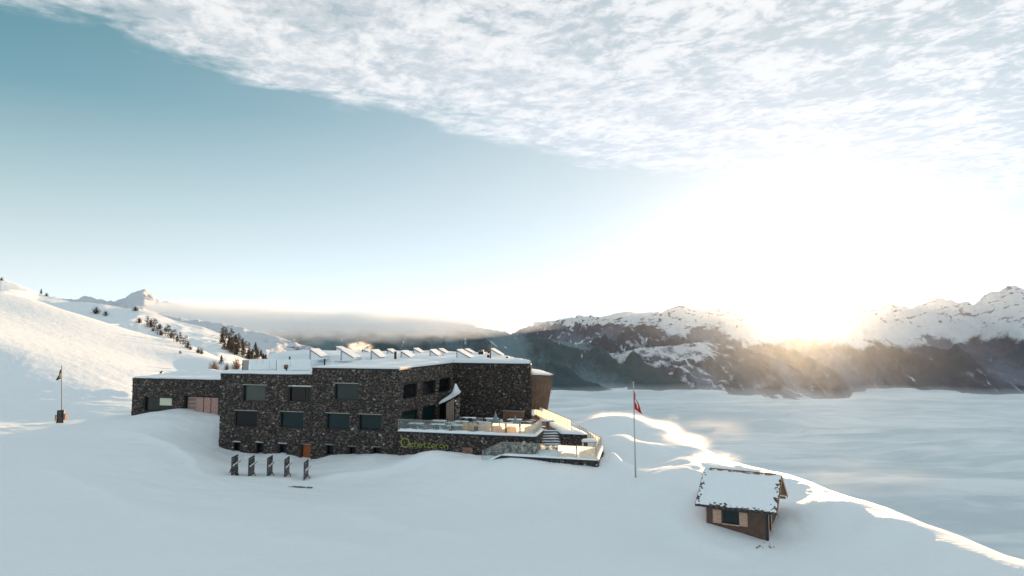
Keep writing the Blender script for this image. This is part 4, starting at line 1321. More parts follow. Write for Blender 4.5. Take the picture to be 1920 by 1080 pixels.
o3 = lambda p, z, inset=0.0: (p[0], p[1] + inset, z)
balustrade('long glass balustrade on the snowy ledge of the upper terrace, above the green lettering', [o3(T0, ZT + .16, .1), o3((T1[0] - .1, T1[1] + .1), ZT + .16)], 1.22, lambda k, n: 'frost_glass' if k >= 6 else 'clear_glass', step=1.5, gap=.10)
balustrade('short sunlit glass balustrade at the corner beside the stairs', [o3((T1[0] - .1, T1[1] + .25), ZT + .16), o3((T2[0] - .1, T2[1] - .1), ZT + .16)], 1.2, lambda k, n: 'frost_glass', step=1.0, gap=.2)
balustrade('long row of bright white glass panels descending behind the stairs', [(2.95, 91.0, ZT + .05), (6.4, 75.0, ZT + .0)], 1.3, lambda k, n: 'frost_glass', step=1.25, gap=.05)
balustrade('outer sunlit glass balustrade of the lower terrace along the valley side', [(L4[0] - .1, L4[1], -11.9), (L3[0] - .15, L3[1], -11.7)], 1.1, lambda k, n: 'frost_glass', step=1.25, gap=.13)
balustrade('glass balustrade on the front wall of the lower terrace with a sloping left end', [(L0[0], L0[1] + .12, -12.5), (Lm[0], Lm[1] + .12, -11.54), (L2[0] - .12, L2[1] + .12, -11.54)], 1.2, lambda k, n: 'frost_glass' if k >= n - 2 else 'clear_glass', step=1.9, gap=.06)
balustrade('short glass balustrade at the outer right corner of the lower terrace', [(L2[0] - .1, L2[1] + .25, -11.54), (L3[0] - .15, L3[1], -11.6)], 1.2, lambda k, n: 'frost_glass', step=1.1, gap=.06)
# lettering and ring emblem on the terrace wall
def on_wall(p0, p1, px, py, out=0.12):
    s, Y = px_s(px, p0, p1); o, d, inw = frame_at(p0, p1, s)
    return Vector((o.x, o.y, P(960, py, Y).z)) - inw * out, d, inw


sp0, sd, sin_ = on_wall(T0, T1, 755, 838, 0.15)
sign = world_thing('wall_sign', tuple(sp0), 'lime green ring emblem and lettering on the dark terrace wall', 'sign')
def arc(cx, cy, r, a0, a1, n=10): return [(cx + r * math.cos(math.radians(a0 + (a1 - a0) * k / n)), cy + r * math.sin(math.radians(a0 + (a1 - a0) * k / n))) for k in range(n + 1)]


GLY = {'c': ([arc(.48, .5, .48, 50, 310, 14)], .86),
       'h': ([[(.08, 0), (.08, 1.55)], arc(.45, .62, .37, 180, 0, 10) + [(.82, 0)]], .98),
       'e': ([[(.03, .52), (.93, .52)] + arc(.48, .5, .48, 0, 310, 18)], 1.04),
       't': ([[(.28, 1.45), (.28, .3)] + arc(.55, .3, .27, 180, 290, 6), [(0, 1.0), (.66, 1.0)]], .80),
       'z': ([[(.02, 1.0), (.92, 1.0), (.0, 0.0), (.98, 0.0)]], 1.06),
       'r': ([[(.08, 0), (.08, 1.0)], arc(.46, .60, .38, 180, 60, 7)], .76),
       'o': ([arc(.5, .5, .48, 0, 360, 20)], 1.08),
       'n': ([[(.08, 0), (.08, 1.0)], arc(.47, .60, .39, 180, 0, 10) + [(.86, 0)]], 1.0)}
base_, ds_, in_ = on_wall(T0, T1, 774, 837.5, 0.16)
Lw = (on_wall(T0, T1, 844, 838)[0] - on_wall(T0, T1, 774, 838)[0]).length
tot = sum(GLY[ch_][1] + .12 for ch_ in 'chetzeron'); k_ = Lw / tot; x_ = 0
for n_l, ch_ in enumerate('chetzeron'):
    strokes, adv = GLY[ch_]
    m = MB(); wob = 0.10 * math.sin(n_l * 2.1)
    for stp in strokes:
        pp = [base_ + ds_ * ((x_ + a) * k_) + Vector((0, 0, (b + wob) * k_ * .92)) for a, b in stp]
        for a, b in zip(pp, pp[1:]): m.bar(a, b, .075, .05, up=tuple(in_))
    m.build('letter', M['lime'], sign)
    x_ += adv + .12
cc, _, _ = on_wall(T0, T1, 763.5, 829.5, 0.15)
for nm, r0, cx, cz in (('ring', 0.46, 0, 0), ('ring', 0.10, 0.52, -0.10)):
    V = []; Fc = []; nn = 40
    for k in range(nn):
        a = 2 * math.pi * k / nn; wob = 1 + .03 * math.sin(3 * a)
        for rr2, dd2 in ((r0 * wob - .055, 0), (r0 * wob + .055, 0), (r0 * wob + .055, .05), (r0 * wob - .055, .05)):
            V.append(tuple(cc + sd * (cx + rr2 * math.cos(a)) + Vector((0, 0, cz + rr2 * math.sin(a))) - sin_ * dd2))
    for k in range(nn):
        for j in range(4):
            Fc.append((k * 4 + j, k * 4 + (j + 1) % 4, ((k + 1) % nn) * 4 + (j + 1) % 4, ((k + 1) % nn) * 4 + j))
    mb = MB(); mb.v = V; mb.f = Fc; mb.build(nm, M['lime'], sign)
mb = MB(); mb.bar(cc + sd * -.55 + Vector((0, 0, .50)), cc + sd * .05 + Vector((0, 0, .47)), .09, .05); mb.build('tail', M['lime'], sign)
# reddish notice board and small round lamp
a, d, inw = on_wall(T0, T1, 865.5, 838, -0.1); b = on_wall(T0, T1, 887.5, 838, -0.1)[0]
nb = world_thing('notice_board', tuple(a), 'reddish brown notice board with pale marks set low in the terrace wall', 'notice board')
m = MB(); m.hexa([(a.x, a.y, -14), (b.x, b.y, -14), (b.x + inw.x * .1, b.y + inw.y * .1, -14), (a.x + inw.x * .1, a.y + inw.y * .1, -14)], [(a.x, a.y, a.z), (b.x, b.y, a.z), (b.x + inw.x * .1, b.y + inw.y * .1, a.z), (a.x + inw.x * .1, a.y + inw.y * .1, a.z)])
m.build('board', M['mural'], nb)
m = MB()
for k in range(26):
    q = a.lerp(b, R.uniform(.08, .9)); z = a.z - R.uniform(.08, .8); ww = R.uniform(.05, .16); hh = R.uniform(.02, .07)
    m.hexa([(q.x, q.y - .012, z), (q.x + d.x * ww, q.y + d.y * ww - .012, z), (q.x + d.x * ww, q.y + d.y * ww - .001, z), (q.x, q.y - .001, z)], [(q.x, q.y - .012, z + hh), (q.x + d.x * ww, q.y + d.y * ww - .012, z + hh), (q.x + d.x * ww, q.y + d.y * ww - .001, z + hh), (q.x, q.y - .001, z + hh)])
tag(m.build('marking', M['pale_wood'], nb), kind='stuff')
lp = on_wall(T0, T1, 983, 829.5, 0.1)[0]
wl = world_thing('wall_lamp', tuple(lp), 'small round white lamp on the terrace wall below the glowing panels', 'lamp')
m = MB(); m.tube(lp, lp - inw * .12, .15, .15, 14); m.build('lamp_ring', M['white'], wl)
m = MB(); m.tube(lp - inw * .121, lp - inw * .135, .07, .07, 10); m.build('lens', M['black'], wl)

# ------------------------------------------------------------------ roof equipment
def tri_skylight(name, label, loc, w_, h_, dl, rz, cat, group, panes=0):
    root = empty(name, loc, label, cat, group, rz)
    m = MB(); m.hexa([(0, 0, 0), (w_, 0, 0), (w_, dl, 0), (0, dl, 0)], [(0, 0, h_), (.001, 0, h_), (.001, dl, h_), (0, dl, h_)]) if False else None
    m = MB(); i = 0
    m.v = [(0.05, 0.05, -.3), (w_ - .05, 0.05, -.3), (w_ - .05, dl - .05, -.3), (0.05, dl - .05, -.3), (0.05, .05, h_ - .07), (w_ - .05, .05, .01), (w_ - .05, dl - .05, .01), (.05, dl - .05, h_ - .07)]
    m.f = [(0, 3, 2, 1), (0, 1, 5, 4), (1, 2, 6, 5), (2, 3, 7, 6), (3, 0, 4, 7), (4, 5, 6, 7)]
    m.build('upstand', M['snow_soft'] if panes == 0 else M['dark_frame'], root)
    m = MB()
    for y in (0.0, dl - .07):
        m = MB(); m.bar((0, y, h_), (w_, y, 0.05), .08, .10)
        m.bar((0, y, -.3), (0, y, h_), .08, .08)
        m.build('frame', M['rust'] if panes == 0 else M['dark_frame'], root)
    m = MB(); sl = Vector((w_, 0, -h_)).normalized()
    m.hexa([(.0, -.04, h_ + .055), (w_, -.04, .105), (w_, dl, .105), (0, dl, h_ + .055)], [(.03, -.02, h_ + .20), (w_ - .15, -.0, .20), (w_ - .15, dl - .05, .20), (0.03, dl - .05, h_ + .20)])
    m.build('snow_cap', M['snow_soft'], root)
    return root


def roof_z(x, y): return zmain(x, y) + .14


rowA = [(583, 676, 96, 1.75, 1.05), (641, 678, 93.5, 1.9, 1.05), (697, 677, 94, 1.35, .95), (753, 677, 94, 1.4, .85), (807, 675, 96, 1.2, .80), (857, 677, 94, 1.9, 1.0)]
rowB = [(631, 665, 106, 1.5, .55), (680, 664.5, 107, 1.2, .45), (727, 667, 104, 1.2, .6), (776, 666, 105, 1.2, .6), (823, 666, 105, 1.2, .6), (872, 666, 105, 1.2, .55), (920, 671, 99, 1.6, .85)]
for k, (px, py, Y, w_, h_) in enumerate(rowA):
    x = (px - 960) / F * Y
    tri_skylight('skylight', f'snow-capped wedge skylight, {ORD[k]} from the left in the front row on the main roof', (x, Y, roof_z(x, Y)), w_, h_, 2.4, -0.25, 'skylight', 'wedge skylights in two rows on the main roof')
for k, (px, py, Y, w_, h_) in enumerate(rowB):
    x = (px - 960) / F * Y
    tri_skylight('skylight', f'snow-capped wedge skylight, {ORD[k]} from the left in the rear row on the main roof', (x, Y, roof_z(x, Y)), w_, h_, 2.0, -0.25, 'skylight', 'wedge skylights in two rows on the main roof')

# tilted solar racks on the lower left roof
def solar_rack(px0, px1, Y, label, bare):
    x0 = (px0 - 960) / F * Y; x1 = (px1 - 960) / F * Y; z = ZB + .35; h_ = 1.15; L = (x1 - x0) * 1.03
    root = empty('solar_rack', (x0, Y, z), label, 'solar panels', None, 0.33)
    m = MB()
    n = 5
    for k in range(n + 1):
        x = L * k / n * .985
        if k in (0, n):
            m.bar((x, 1.2, -.3), (x, 1.2, h_), .09, .09); m.bar((x, 0, 0), (x, 1.25, h_ + .03), .09, .10)
    m.build('frame', M['dark_frame'], root)
    for k in range(n):
        a, b = L * k / n + .04, L * (k + 1) / n - .04
        m = MB(); m.hexa([(a, .02, .0), (b, .02, .0), (b, 1.22, h_), (a, 1.22, h_)], [(a, -.02, .06), (b, -.02, .06), (b, 1.18, h_ + .06), (a, 1.18, h_ + .06)])
        pn_o = m.build('solar_panel', M['solar'], root)
        if k not in bare:
            q = MB(); q.hexa([(a - .03, -.15, .03), (b + .03, -.15, .03), (b + .03, 1.22, h_ + .065), (a - .03, 1.22, h_ + .065)], [(a - .03, -.12, .22), (b + .03, -.12, .22), (b + .03, 1.3, h_ + .17), (a - .03, 1.3, h_ + .17)])
            q.build('panel_snow', M['snow_soft'], pn_o)
        else: pn_o['label'] = 'bare grey panel swept clear of snow'
    return root


solar_rack(457, 515, 84.3, 'snow-covered tilted solar rack with one bare panel at the left end of the low roof', (0,))
solar_rack(521, 580, 82.6, 'fully snow-covered tilted solar rack beside the brown chimney box on the low roof', ())


def pipe(px, py_top, py_bot, Y, r, label, mat='black', cap=True):
    b = P(px, py_bot, Y); t = P(px, py_top, Y)
    root = world_thing('flue_pipe', (b.x, b.y, b.z), label, 'chimney', 'flue pipes on the snowy roofs')
    m = MB(); m.tube((b.x, b.y, b.z - .6), (b.x, b.y, t.z - .06), r, r, 10); m.build('pipe', M[mat], root)
    m = MB(); m.tube((b.x, b.y, t.z - .06), (b.x, b.y, t.z), r * 1.35, r * 1.2, 10); m.build('cap', M[mat], root)


pipe(543, 668.5, 681, 97, .11, 'thin black flue pipe left of the skylights at the rear')
pipe(608.5, 673, 683, 89, .10, 'short black flue pipe between the first two front skylights')
pipe(622.5, 676, 688, 83, .10, 'short white vent pipe near the front edge of the roof', 'white')
pipe(741.5, 659, 679, 90, .18, 'tall thick black flue pipe in the middle of the main roof')
pipe(842.5, 672, 678, 92, .10, 'smallest black flue pipe, right of the middle of the main roof')
b = P(536, 702, 83); t = P(536, 684, 83)
ch = world_thing('chimney', (b.x, b.y, b.z), 'square brown chimney box with a rusty top between the solar racks', 'chimney')
m = MB(); m.box(b.x - .19, b.x + .19, b.y - .19, b.y + .19, b.z - .5, t.z - .28); m.build('shaft', M['dark_frame'], ch)
m = MB(); m.box(b.x - .20, b.x + .20, b.y - .20, b.y + .20, t.z - .275, t.z - .05); m.box(b.x - .17, b.x + .17, b.y - .17, b.y + .17, t.z - .049, t.z + .02); m.build('cap', M['rust'], ch)
b = P(919.5, 676, 92); t = P(919.5, 652.5, 92)
an = world_thing('antenna_post', (b.x, b.y, b.z), 'brown timber post with small antennas near the right end of the roof', 'antenna post')
m = MB(); m.box(b.x - .11, b.x + .11, b.y - .11, b.y + .11, b.z - .6, t.z + .25); m.build('post', M['rust'], an)
m = MB(); m.tube((b.x + .16, b.y, t.z + .1), (b.x + .16, b.y, t.z + .75), .03); m.tube((b.x - .16, b.y, t.z - .3), (b.x - .16, b.y, t.z + .45), .025); m.build('antenna', M['steel'], an)
m = MB(); m.box(b.x - .45, b.x - .13, b.y - .1, b.y + .1, t.z + .0 - 1.3, t.z - .9); m.box(b.x - .38, b.x - .13, b.y - .1, b.y + .1, t.z - .7, t.z - .45); m.build('bracket_box', M['black'], an)
b = P(902, 661, 104)
vb = world_thing('roof_fan', (b.x, b.y, b.z), 'small black ventilation unit on the rear edge of the roof', 'ventilator')
m = MB(); m.box(b.x - .42, b.x + .42, b.y - .3, b.y + .3, b.z - .6, b.z + .15); m.build('box', M['black'], vb)
m = MB(); m.tube((b.x + .2, b.y, b.z + .15), (b.x + .2, b.y, b.z + .42), .22, .22, 10); m.tube((b.x - .25, b.y, b.z + .15), (b.x - .25, b.y, b.z + .3), .1, .1, 8); m.build('cowl', M['steel'], vb)
b = P(951, 673, 93)
vt = world_thing('roof_vent', (b.x, b.y, b.z), 'small dark mushroom vent by the right edge of the main roof', 'vent')
m = MB(); m.tube((b.x, b.y, b.z - .4), (b.x, b.y, b.z + .08), .10, .10, 8); m.build('pipe', M['black'], vt)
m = MB(); m.tube((b.x, b.y, b.z + .08), (b.x, b.y, b.z + .3), .24, .14, 12); m.build('cap', M['black'], vt)
for px, py, wd, lab in ((303, 698, .35, 'left of two small dark vents poking out of the annex roof snow'), (325, 700.5, .45, 'right of two small dark vents poking out of the annex roof snow')):
    b = P(px, py, front_Y(px, 13.5))
    av = world_thing('annex_vent', (b.x, b.y, b.z), lab, 'vent')
    m = MB(); m.box(b.x - wd * .5, b.x + wd * .5, b.y - .2, b.y + .2, b.z - .6, b.z + .02); m.build('box', M['dark_frame'], av)
    m = MB(); m.hexa([(b.x - wd * .62, b.y - .26, b.z + .022), (b.x + wd * .62, b.y - .26, b.z + .022), (b.x + wd * .62, b.y + .26, b.z + .022), (b.x - wd * .62, b.y + .26, b.z + .022)], [(b.x - wd * .2, b.y - .1, b.z + .18), (b.x + wd * .2, b.y - .1, b.z + .18), (b.x + wd * .2, b.y + .1, b.z + .18), (b.x - wd * .2, b.y + .1, b.z + .18)]); m.build('cap', M['dark_frame'], av)

# ------------------------------------------------------------------ terrace furniture
def copy_tree(root, loc, rz, label):
    r = root.copy(); C.objects.link(r); r.location = loc; r.rotation_euler = (0, 0, rz); r['label'] = label
    for ch in [o for o in C.objects if o.parent == root]:
        c2 = ch.copy(); C.objects.link(c2); c2.parent = r
        for g2 in [o for o in C.objects if o.parent == ch]:
            g3 = g2.copy(); C.objects.link(g3); g3.parent = c2
    return r


def kids(root): return [o for o in C.objects if o.parent == root]


def terrace_table(loc, rz, label):
    root = empty('terrace_table', loc, label, 'table', 'snow-topped tables on the upper terrace', rz)
    m = MB(); m.box(-.85, .85, -.42, .42, .70, .75); m.build('tabletop', M['dark_frame'], root)
    for x in (-.7, .7):
        for y in (-.3, .3):
            m = MB(); m.bar((x, y, -.15), (x * .92, y, .70), .06); m.build('leg', M['black'], root)
    m = MB(); m.hexa([(-.83, -.40, .752), (.83, -.40, .752), (.83, .40, .752), (-.83, .40, .752)], [(-.72, -.30, .85), (.74, -.32, .83), (.70, .30, .86), (-.74, .28, .84)]); m.build('table_snow', M['snow_soft'], root)
    return root


def terrace_chair(loc, rz, label):
    root = empty('terrace_chair', loc, label, 'chair', 'dark chairs on the upper terrace', rz)
    m = MB(); m.box(-.23, .23, -.22, .22, .42, .46); m.build('seat', M['dark_frame'], root)
    m = MB(); m.hexa([(-.23, .2, .47), (.23, .2, .47), (.23, .24, .47), (-.23, .24, .47)], [(-.2, .27, .88), (.2, .27, .88), (.2, .31, .88), (-.2, .31, .88)]); m.build('backrest', M['dark_frame'], root)
    for x in (-.2, .2):
        for y in (-.19, .19):
            m = MB(); m.bar((x, y, .42), (x * 1.1, y * 1.15, -.15), .035); m.build('leg', M['black'], root)
    m = MB(); m.hexa([(-.21, -.2, .462), (.21, -.2, .462), (.21, .19, .462), (-.21, .19, .462)], [(-.15, -.14, .52), (.15, -.14, .53), (.14, .12, .53), (-.15, .12, .52)]); m.build('seat_snow', M['snow_soft'], root)
    return root


def sq(s, q): return (K_[0] + FD.x * s + FP.x * q, K_[1] + FD.y * s + FP.y * q)


tb0 = ch0 = None
rzF = math.atan2(FD.y, FD.x)
rows = [('row just behind the glass balustrade', 'row by the balustrade', 1.6, [1.4, 4.0, 6.6, 9.2, 11.8]), ('middle row of the terrace', 'middle terrace row', 4.6, [2.9, 5.6, 8.3, 11.0]), ('rear row nearest the high stone wall', 'rear row by the high wall', 8.2, [5.2, 8.0, 10.8])]
for rname, rshort, q, ss in rows:
    for k, s in enumerate(ss):
        x, y = sq(s, q); lab = f'snow-covered dark table, {ORD[k]} from the left in the {rname}'
        tb0_new = terrace_table((x, y, ZT), rzF, lab) if tb0 is None else copy_tree(tb0, (x, y, ZT), rzF, lab)
        tb0 = tb0 or tb0_new
        for j, (cx, cy, cr, nm) in enumerate(((-.42, -.72, math.pi, 'front left'), (.42, -.72, math.pi, 'front right'), (-.42, .72, 0, 'rear left'), (.42, .72, 0, 'rear right'))):
            if (k + j + int(q)) % 5 == 0: continue
            x2, y2 = sq(s + cx + R.uniform(-.06, .06), q + cy + R.uniform(-.08, .08)); rz = rzF + cr + R.uniform(-.2, .2)
            lab = f'dark chair, {nm} side of {ORD[k]} table, {rshort}'
            cn = terrace_chair((x2, y2, ZT), rz, lab) if ch0 is None else copy_tree(ch0, (x2, y2, ZT), rz, lab)
            ch0 = ch0 or cn

# cushioned cream loungers that catch the light behind the glass: backs towards the camera
M['fleece'] = frosted('cream_fleece', 0.0, (0.95, 0.72, 0.42))
for k, px in enumerate((869, 884, 909, 934, 960)):
    s, Y = px_s(px + 3, T0, T1); x, y = sq(s, .75)
    root = empty('lounge_chair', (x, y, ZT), f'cream fleece-covered lounge chair behind the glass, {ORD[k]} from the left', 'lounge chair', 'cream lounge chairs glowing in the sun', rzF)
    wdt = .36 if k == 0 else .60
    V = []; m = MB(); pts = []
    for i in range(13):
        a = math.pi * i / 12; pts.append((-wdt * abs(math.cos(a)) ** .45 * (1 if math.cos(a) > 0 else -1), .35 + .82 * math.sin(a) ** .45))
    ring = [(-wdt, .06)] + [(p[0], p[1]) for p in pts] + [(wdt, .06)]
    m.v = [(x_, 0, z_) for x_, z_ in ring] + [(x_ * .95, .07, z_ * .98) for x_, z_ in ring]; n = len(ring)
    m.f = [tuple(range(n)), tuple(reversed(range(n, 2 * n)))] + [(i, i + n, (i + 1) % n + n, (i + 1) % n) for i in range(n)]
    m.build('backrest', M['fleece'], root)
    m = MB(); m.box(-wdt * .9, wdt * .9, .08, .75, .34, .44); m.build('seat', M['fur'], root)
    for x_ in (-wdt * .85, wdt * .85):
        m = MB(); m.bar((x_, .12, -.1), (x_, .12, .34), .06); m.bar((x_, .68, -.1), (x_, .68, .34), .06); m.build('leg', M['black'], root)
# bench bar by the high wall, folded parasols, small posts
a = P(943, 778, 85.8); b = P(980, 778, 84.8)
bb = world_thing('wooden_bar', (a.x, a.y, ZT), 'reddish wooden bar counter with a grey top against the high stone wall', 'bar counter')
m = MB(); m.hexa([(a.x, a.y, ZT), (b.x, b.y, ZT), (b.x + .2, b.y + .8, ZT), (a.x + .2, a.y + .8, ZT)], [(a.x, a.y, -9.35), (b.x, b.y, -9.35), (b.x + .2, b.y + .8, -9.35), (a.x + .2, a.y + .8, -9.35)])
cnt = m.build('counter', M['dark_frame'], bb)
for k in range(4):
    z = ZT + .04 + k * .25
    m = MB(); m.hexa([(a.x, a.y - .03, z), (b.x, b.y - .03, z), (b.x, b.y - .002, z), (a.x, a.y - .002, z)], [(a.x, a.y - .03, z + .235), (b.x, b.y - .03, z + .235), (b.x, b.y - .002, z + .235), (a.x, a.y - .002, z + .235)]); m.build('board', M['brown_wood'], bb)
m = MB(); m.hexa([(a.x - .08, a.y - .1, -9.345), (b.x + .08, b.y - .1, -9.345), (b.x + .28, b.y + .85, -9.345), (a.x + .12, a.y + .85, -9.345)], [(a.x - .08, a.y - .1, -9.22), (b.x + .08, b.y - .1, -9.22), (b.x + .28, b.y + .85, -9.22), (a.x + .12, a.y + .85, -9.22)]); m.build('bar_top', M['steel'], bb)
for px, py, Y, lab in ((966, 797, 75.5, 'folded grey-blue parasol beside the lounge chairs'), (929, 795, 79.5, 'folded grey-blue parasol among the tables in the middle of the terrace')):
    b = P(px, py, Y)
    u_ = world_thing('folded_parasol', (b.x, b.y, ZT), lab, 'parasol')
    m = MB(); m.tube((b.x, b.y, ZT - .1), (b.x, b.y, ZT + 1.75), .035); m.build('pole', M['steel'], u_)
    m = MB(); m.tube((b.x, b.y, ZT + .25), (b.x, b.y, ZT + 1.6), .50, .05, 7); m.build('canopy', M['parasol'], u_)
    m = MB(); m.tube((b.x, b.y, ZT - .09), (b.x, b.y, ZT + .12), .3, .25, 10); m.build('base', M['dark_frame'], u_)
# high stand table by the stairs, snowy box seat at the lower terrace corner
b = P(1027, 803, 77)
ht = world_thing('stand_table', (b.x, b.y, ZT), 'narrow high stand table with a snowy top at the head of the stairs', 'table')
m = MB(); m.box(b.x - .2, b.x + .2, b.y - .2, b.y + .2, ZT - .1, ZT + .88); m.build('pedestal', M['rust'], ht)
m = MB(); m.box(b.x - .75, b.x + .75, b.y - .4, b.y + .4, ZT + .88, ZT + .93); m.build('tabletop', M['dark_frame'], ht)
m = MB(); m.box(b.x - .72, b.x + .7, b.y - .36, b.y + .36, ZT + .932, ZT + 1.03); m.build('table_snow', M['snow_soft'], ht)
b = P(1104, 836, 71.5)
bx_ = world_thing('bench_box', (b.x, b.y, ZL), 'white snow-topped bench at the outer corner of the lower terrace', 'bench')
for xx in (-.62, .62):
    m = MB(); m.box(b.x + xx - .05, b.x + xx + .05, b.y - .3, b.y + .3, ZL, ZL + 1.0); m.build('leg', M['white'], bx_)
m = MB(); m.box(b.x - .7, b.x + .7, b.y - .35, b.y + .35, ZL + 1.0, ZL + 1.07); m.build('seat', M['grey_wood'], bx_)
m = MB(); m.box(b.x - .56, b.x - .2, b.y - .2, b.y + .2, ZL, ZL + .8); m.build('crate', M['dark_frame'], bx_)
snow_sheet('bench_snow', [(b.x - .72, b.y - .36), (b.x + .72, b.y - .36), (b.x + .72, b.y + .36), (b.x - .72, b.y + .36)], lambda x, y: ZL + 1.07, bx_, M['snow_soft'], .2, edge=.15, thick=.26)

# ------------------------------------------------------------------ flag poles and information board
bvh = BVHTree.FromObject(ground, bpy.context.evaluated_depsgraph_get())
def gnd(x, y):
    h = bvh.ray_cast(Vector((x, y, 60)), Vector((0, 0, -1)))[0]
    return h.z if h else -14


def flag_mesh(top, L, drop, sway, cross, mat, side=1):
    """a limp flag hanging from the pole: columns of cloth folded together"""
    nu, nv = 18, 22; V = []; Fc = []; col = []
    for i in range(nu + 1):
        u = i / nu
        for j in range(nv + 1):
            v = j / nv
            x = side * (0.04 + u * sway * (0.25 + 0.75 * v)) ; y = 0.16 * math.sin(u * 9 + v * 1.5) * (0.25 + u * .8)
            z = -(v * L * (1 - .15 * u)) - u * drop
            V.append((x + .03 * math.sin(v * 7 + u * 5), y, z))
            col.append((u, v))
    for i in range(nu):
        for j in range(nv):
            a = i * (nv + 1) + j
            Fc.append((a, a + nv + 1, a + nv + 2, a + 1))
    return V, Fc, col


p0 = P(1192, 897, 62); gz = gnd(p0.x, p0.y); top = P(1187.5, 718, 62.3)
fp = world_thing('flagpole', (p0.x, p0.y, gz), 'tall slim steel flagpole in the snow right of the terrace', 'flagpole')
m = MB(); m.tube((p0.x, p0.y, gz - .5), (top.x, top.y, top.z), .075, .045, 10); m.build('pole', M['steel'], fp)
m = MB(); m.tube((top.x, top.y, top.z), (top.x, top.y, top.z + .12), .09, .06, 10); m.build('finial', M['steel'], fp)
m = MB(); m.bar((p0.x - .05, p0.y - .12, gz + 1), (top.x - .02, top.y - .09, top.z - .1), .012); m.build('halyard', M['white'], fp)
V, Fc, uvs = flag_mesh(top, 1.75, .72, .74, True, None)
fo = Vector((top.x, top.y, top.z - .60))
red = MB(); whi = MB()
for f in Fc:
    u = sum(uvs[i][0] for i in f) / 4; v = sum(uvs[i][1] for i in f) / 4
    cr = (abs(u - .5) < .30 and abs(v - .5) < .10) or (abs(u - .5) < .10 and abs(v - .5) < .30)
    tgt_ = whi if cr else red
    q = [fo + Vector(V[i]) for i in f]; q2 = [p + Vector((0, .012, 0)) for p in q]
    tgt_.hexa([q[0], q[1], q[2], q[3]], [q2[0], q2[1], q2[2], q2[3]])
flg = world_thing('flag', tuple(fo), 'limp red flag with a white cross hanging from the tall steel pole', 'flag')
red.build('cloth', M['red'], flg); whi.build('cross', M['white'], flg)

p1 = P(113, 796, 89); gz1 = gnd(p1.x, p1.y); t1 = P(112.5, 687, 89.2)
fp2 = world_thing('flagpole', (p1.x + .3, p1.y + .3, gz1), 'thin rusty flagpole standing behind the dark information board', 'flagpole')
m = MB(); m.tube((p1.x, p1.y + .3, gz1 - .5), (t1.x, t1.y + .3, t1.z), .06, .035, 8); m.build('pole', M['rust'], fp2)
m = MB(); m.tube((t1.x, t1.y + .3, t1.z), (t1.x, t1.y + .3, t1.z + .1), .06, .05, 8); m.build('finial', M['black'], fp2)
V, Fc, uvs = flag_mesh(t1, 1.35, .45, .5, False, None, side=-1)
fo = Vector((t1.x - .02, t1.y + .3, t1.z - .25))
ol = MB(); ye = MB()
for f in Fc:
    u = sum(uvs[i][0] for i in f) / 4; v = sum(uvs[i][1] for i in f) / 4
    q = [fo + Vector(V[i]) for i in f]; q2 = [p + Vector((0, .012, 0)) for p in q]
    (ye if (.15 < u < .5 and .45 < v < .85) else ol).hexa(q, q2)
fl2 = world_thing('flag', tuple(fo), 'limp dark olive and yellow flag on the thin pole at the left', 'flag')
ol.build('cloth', M['olive'], fl2); ye.build('emblem_field', M['yellow'], fl2)
bl = world_thing('information_board', (p1.x, p1.y, gz1), 'black leaning information board with side boxes below the olive flag', 'board')
a = P(105, 796, 88.6); b = P(119, 794.5, 88.9); c = P(120, 768.5, 88.9); d_ = P(107, 769.5, 88.6)
m = MB(); m.hexa([a, b, c, d_], [v + Vector((0, .18, 0)) for v in (a, b, c, d_)]); brd = m.build('board', M['black'], bl)
m = MB()
for k in range(9):
    t = .12 + k * .09; s0 = R.uniform(.15, .3); s1 = R.uniform(.55, .85)
    q0 = a.lerp(b, s0).lerp(d_.lerp(c, s0), t); q1 = a.lerp(b, s1).lerp(d_.lerp(c, s1), t)
    m.bar(q0 + Vector((0, -.012, 0)), q1 + Vector((0, -.012, 0)), .03, .02)
m.build('panel_strip', M['steel'], brd)
for sx, (q0, q1, q2, q3), mt in ((-1, (103.5, 790, 105, 778), 'grey_wood'), (1, (119.5, 787, 123, 776), 'rust')):
    aa = P(q0, q1, 88.7); cc_ = P(q2, q3, 88.7)
    m = MB(); m.box(min(aa.x, cc_.x), max(aa.x, cc_.x), aa.y - .1, aa.y + .35, aa.z, cc_.z); m.build('side_box', M[mt], bl)

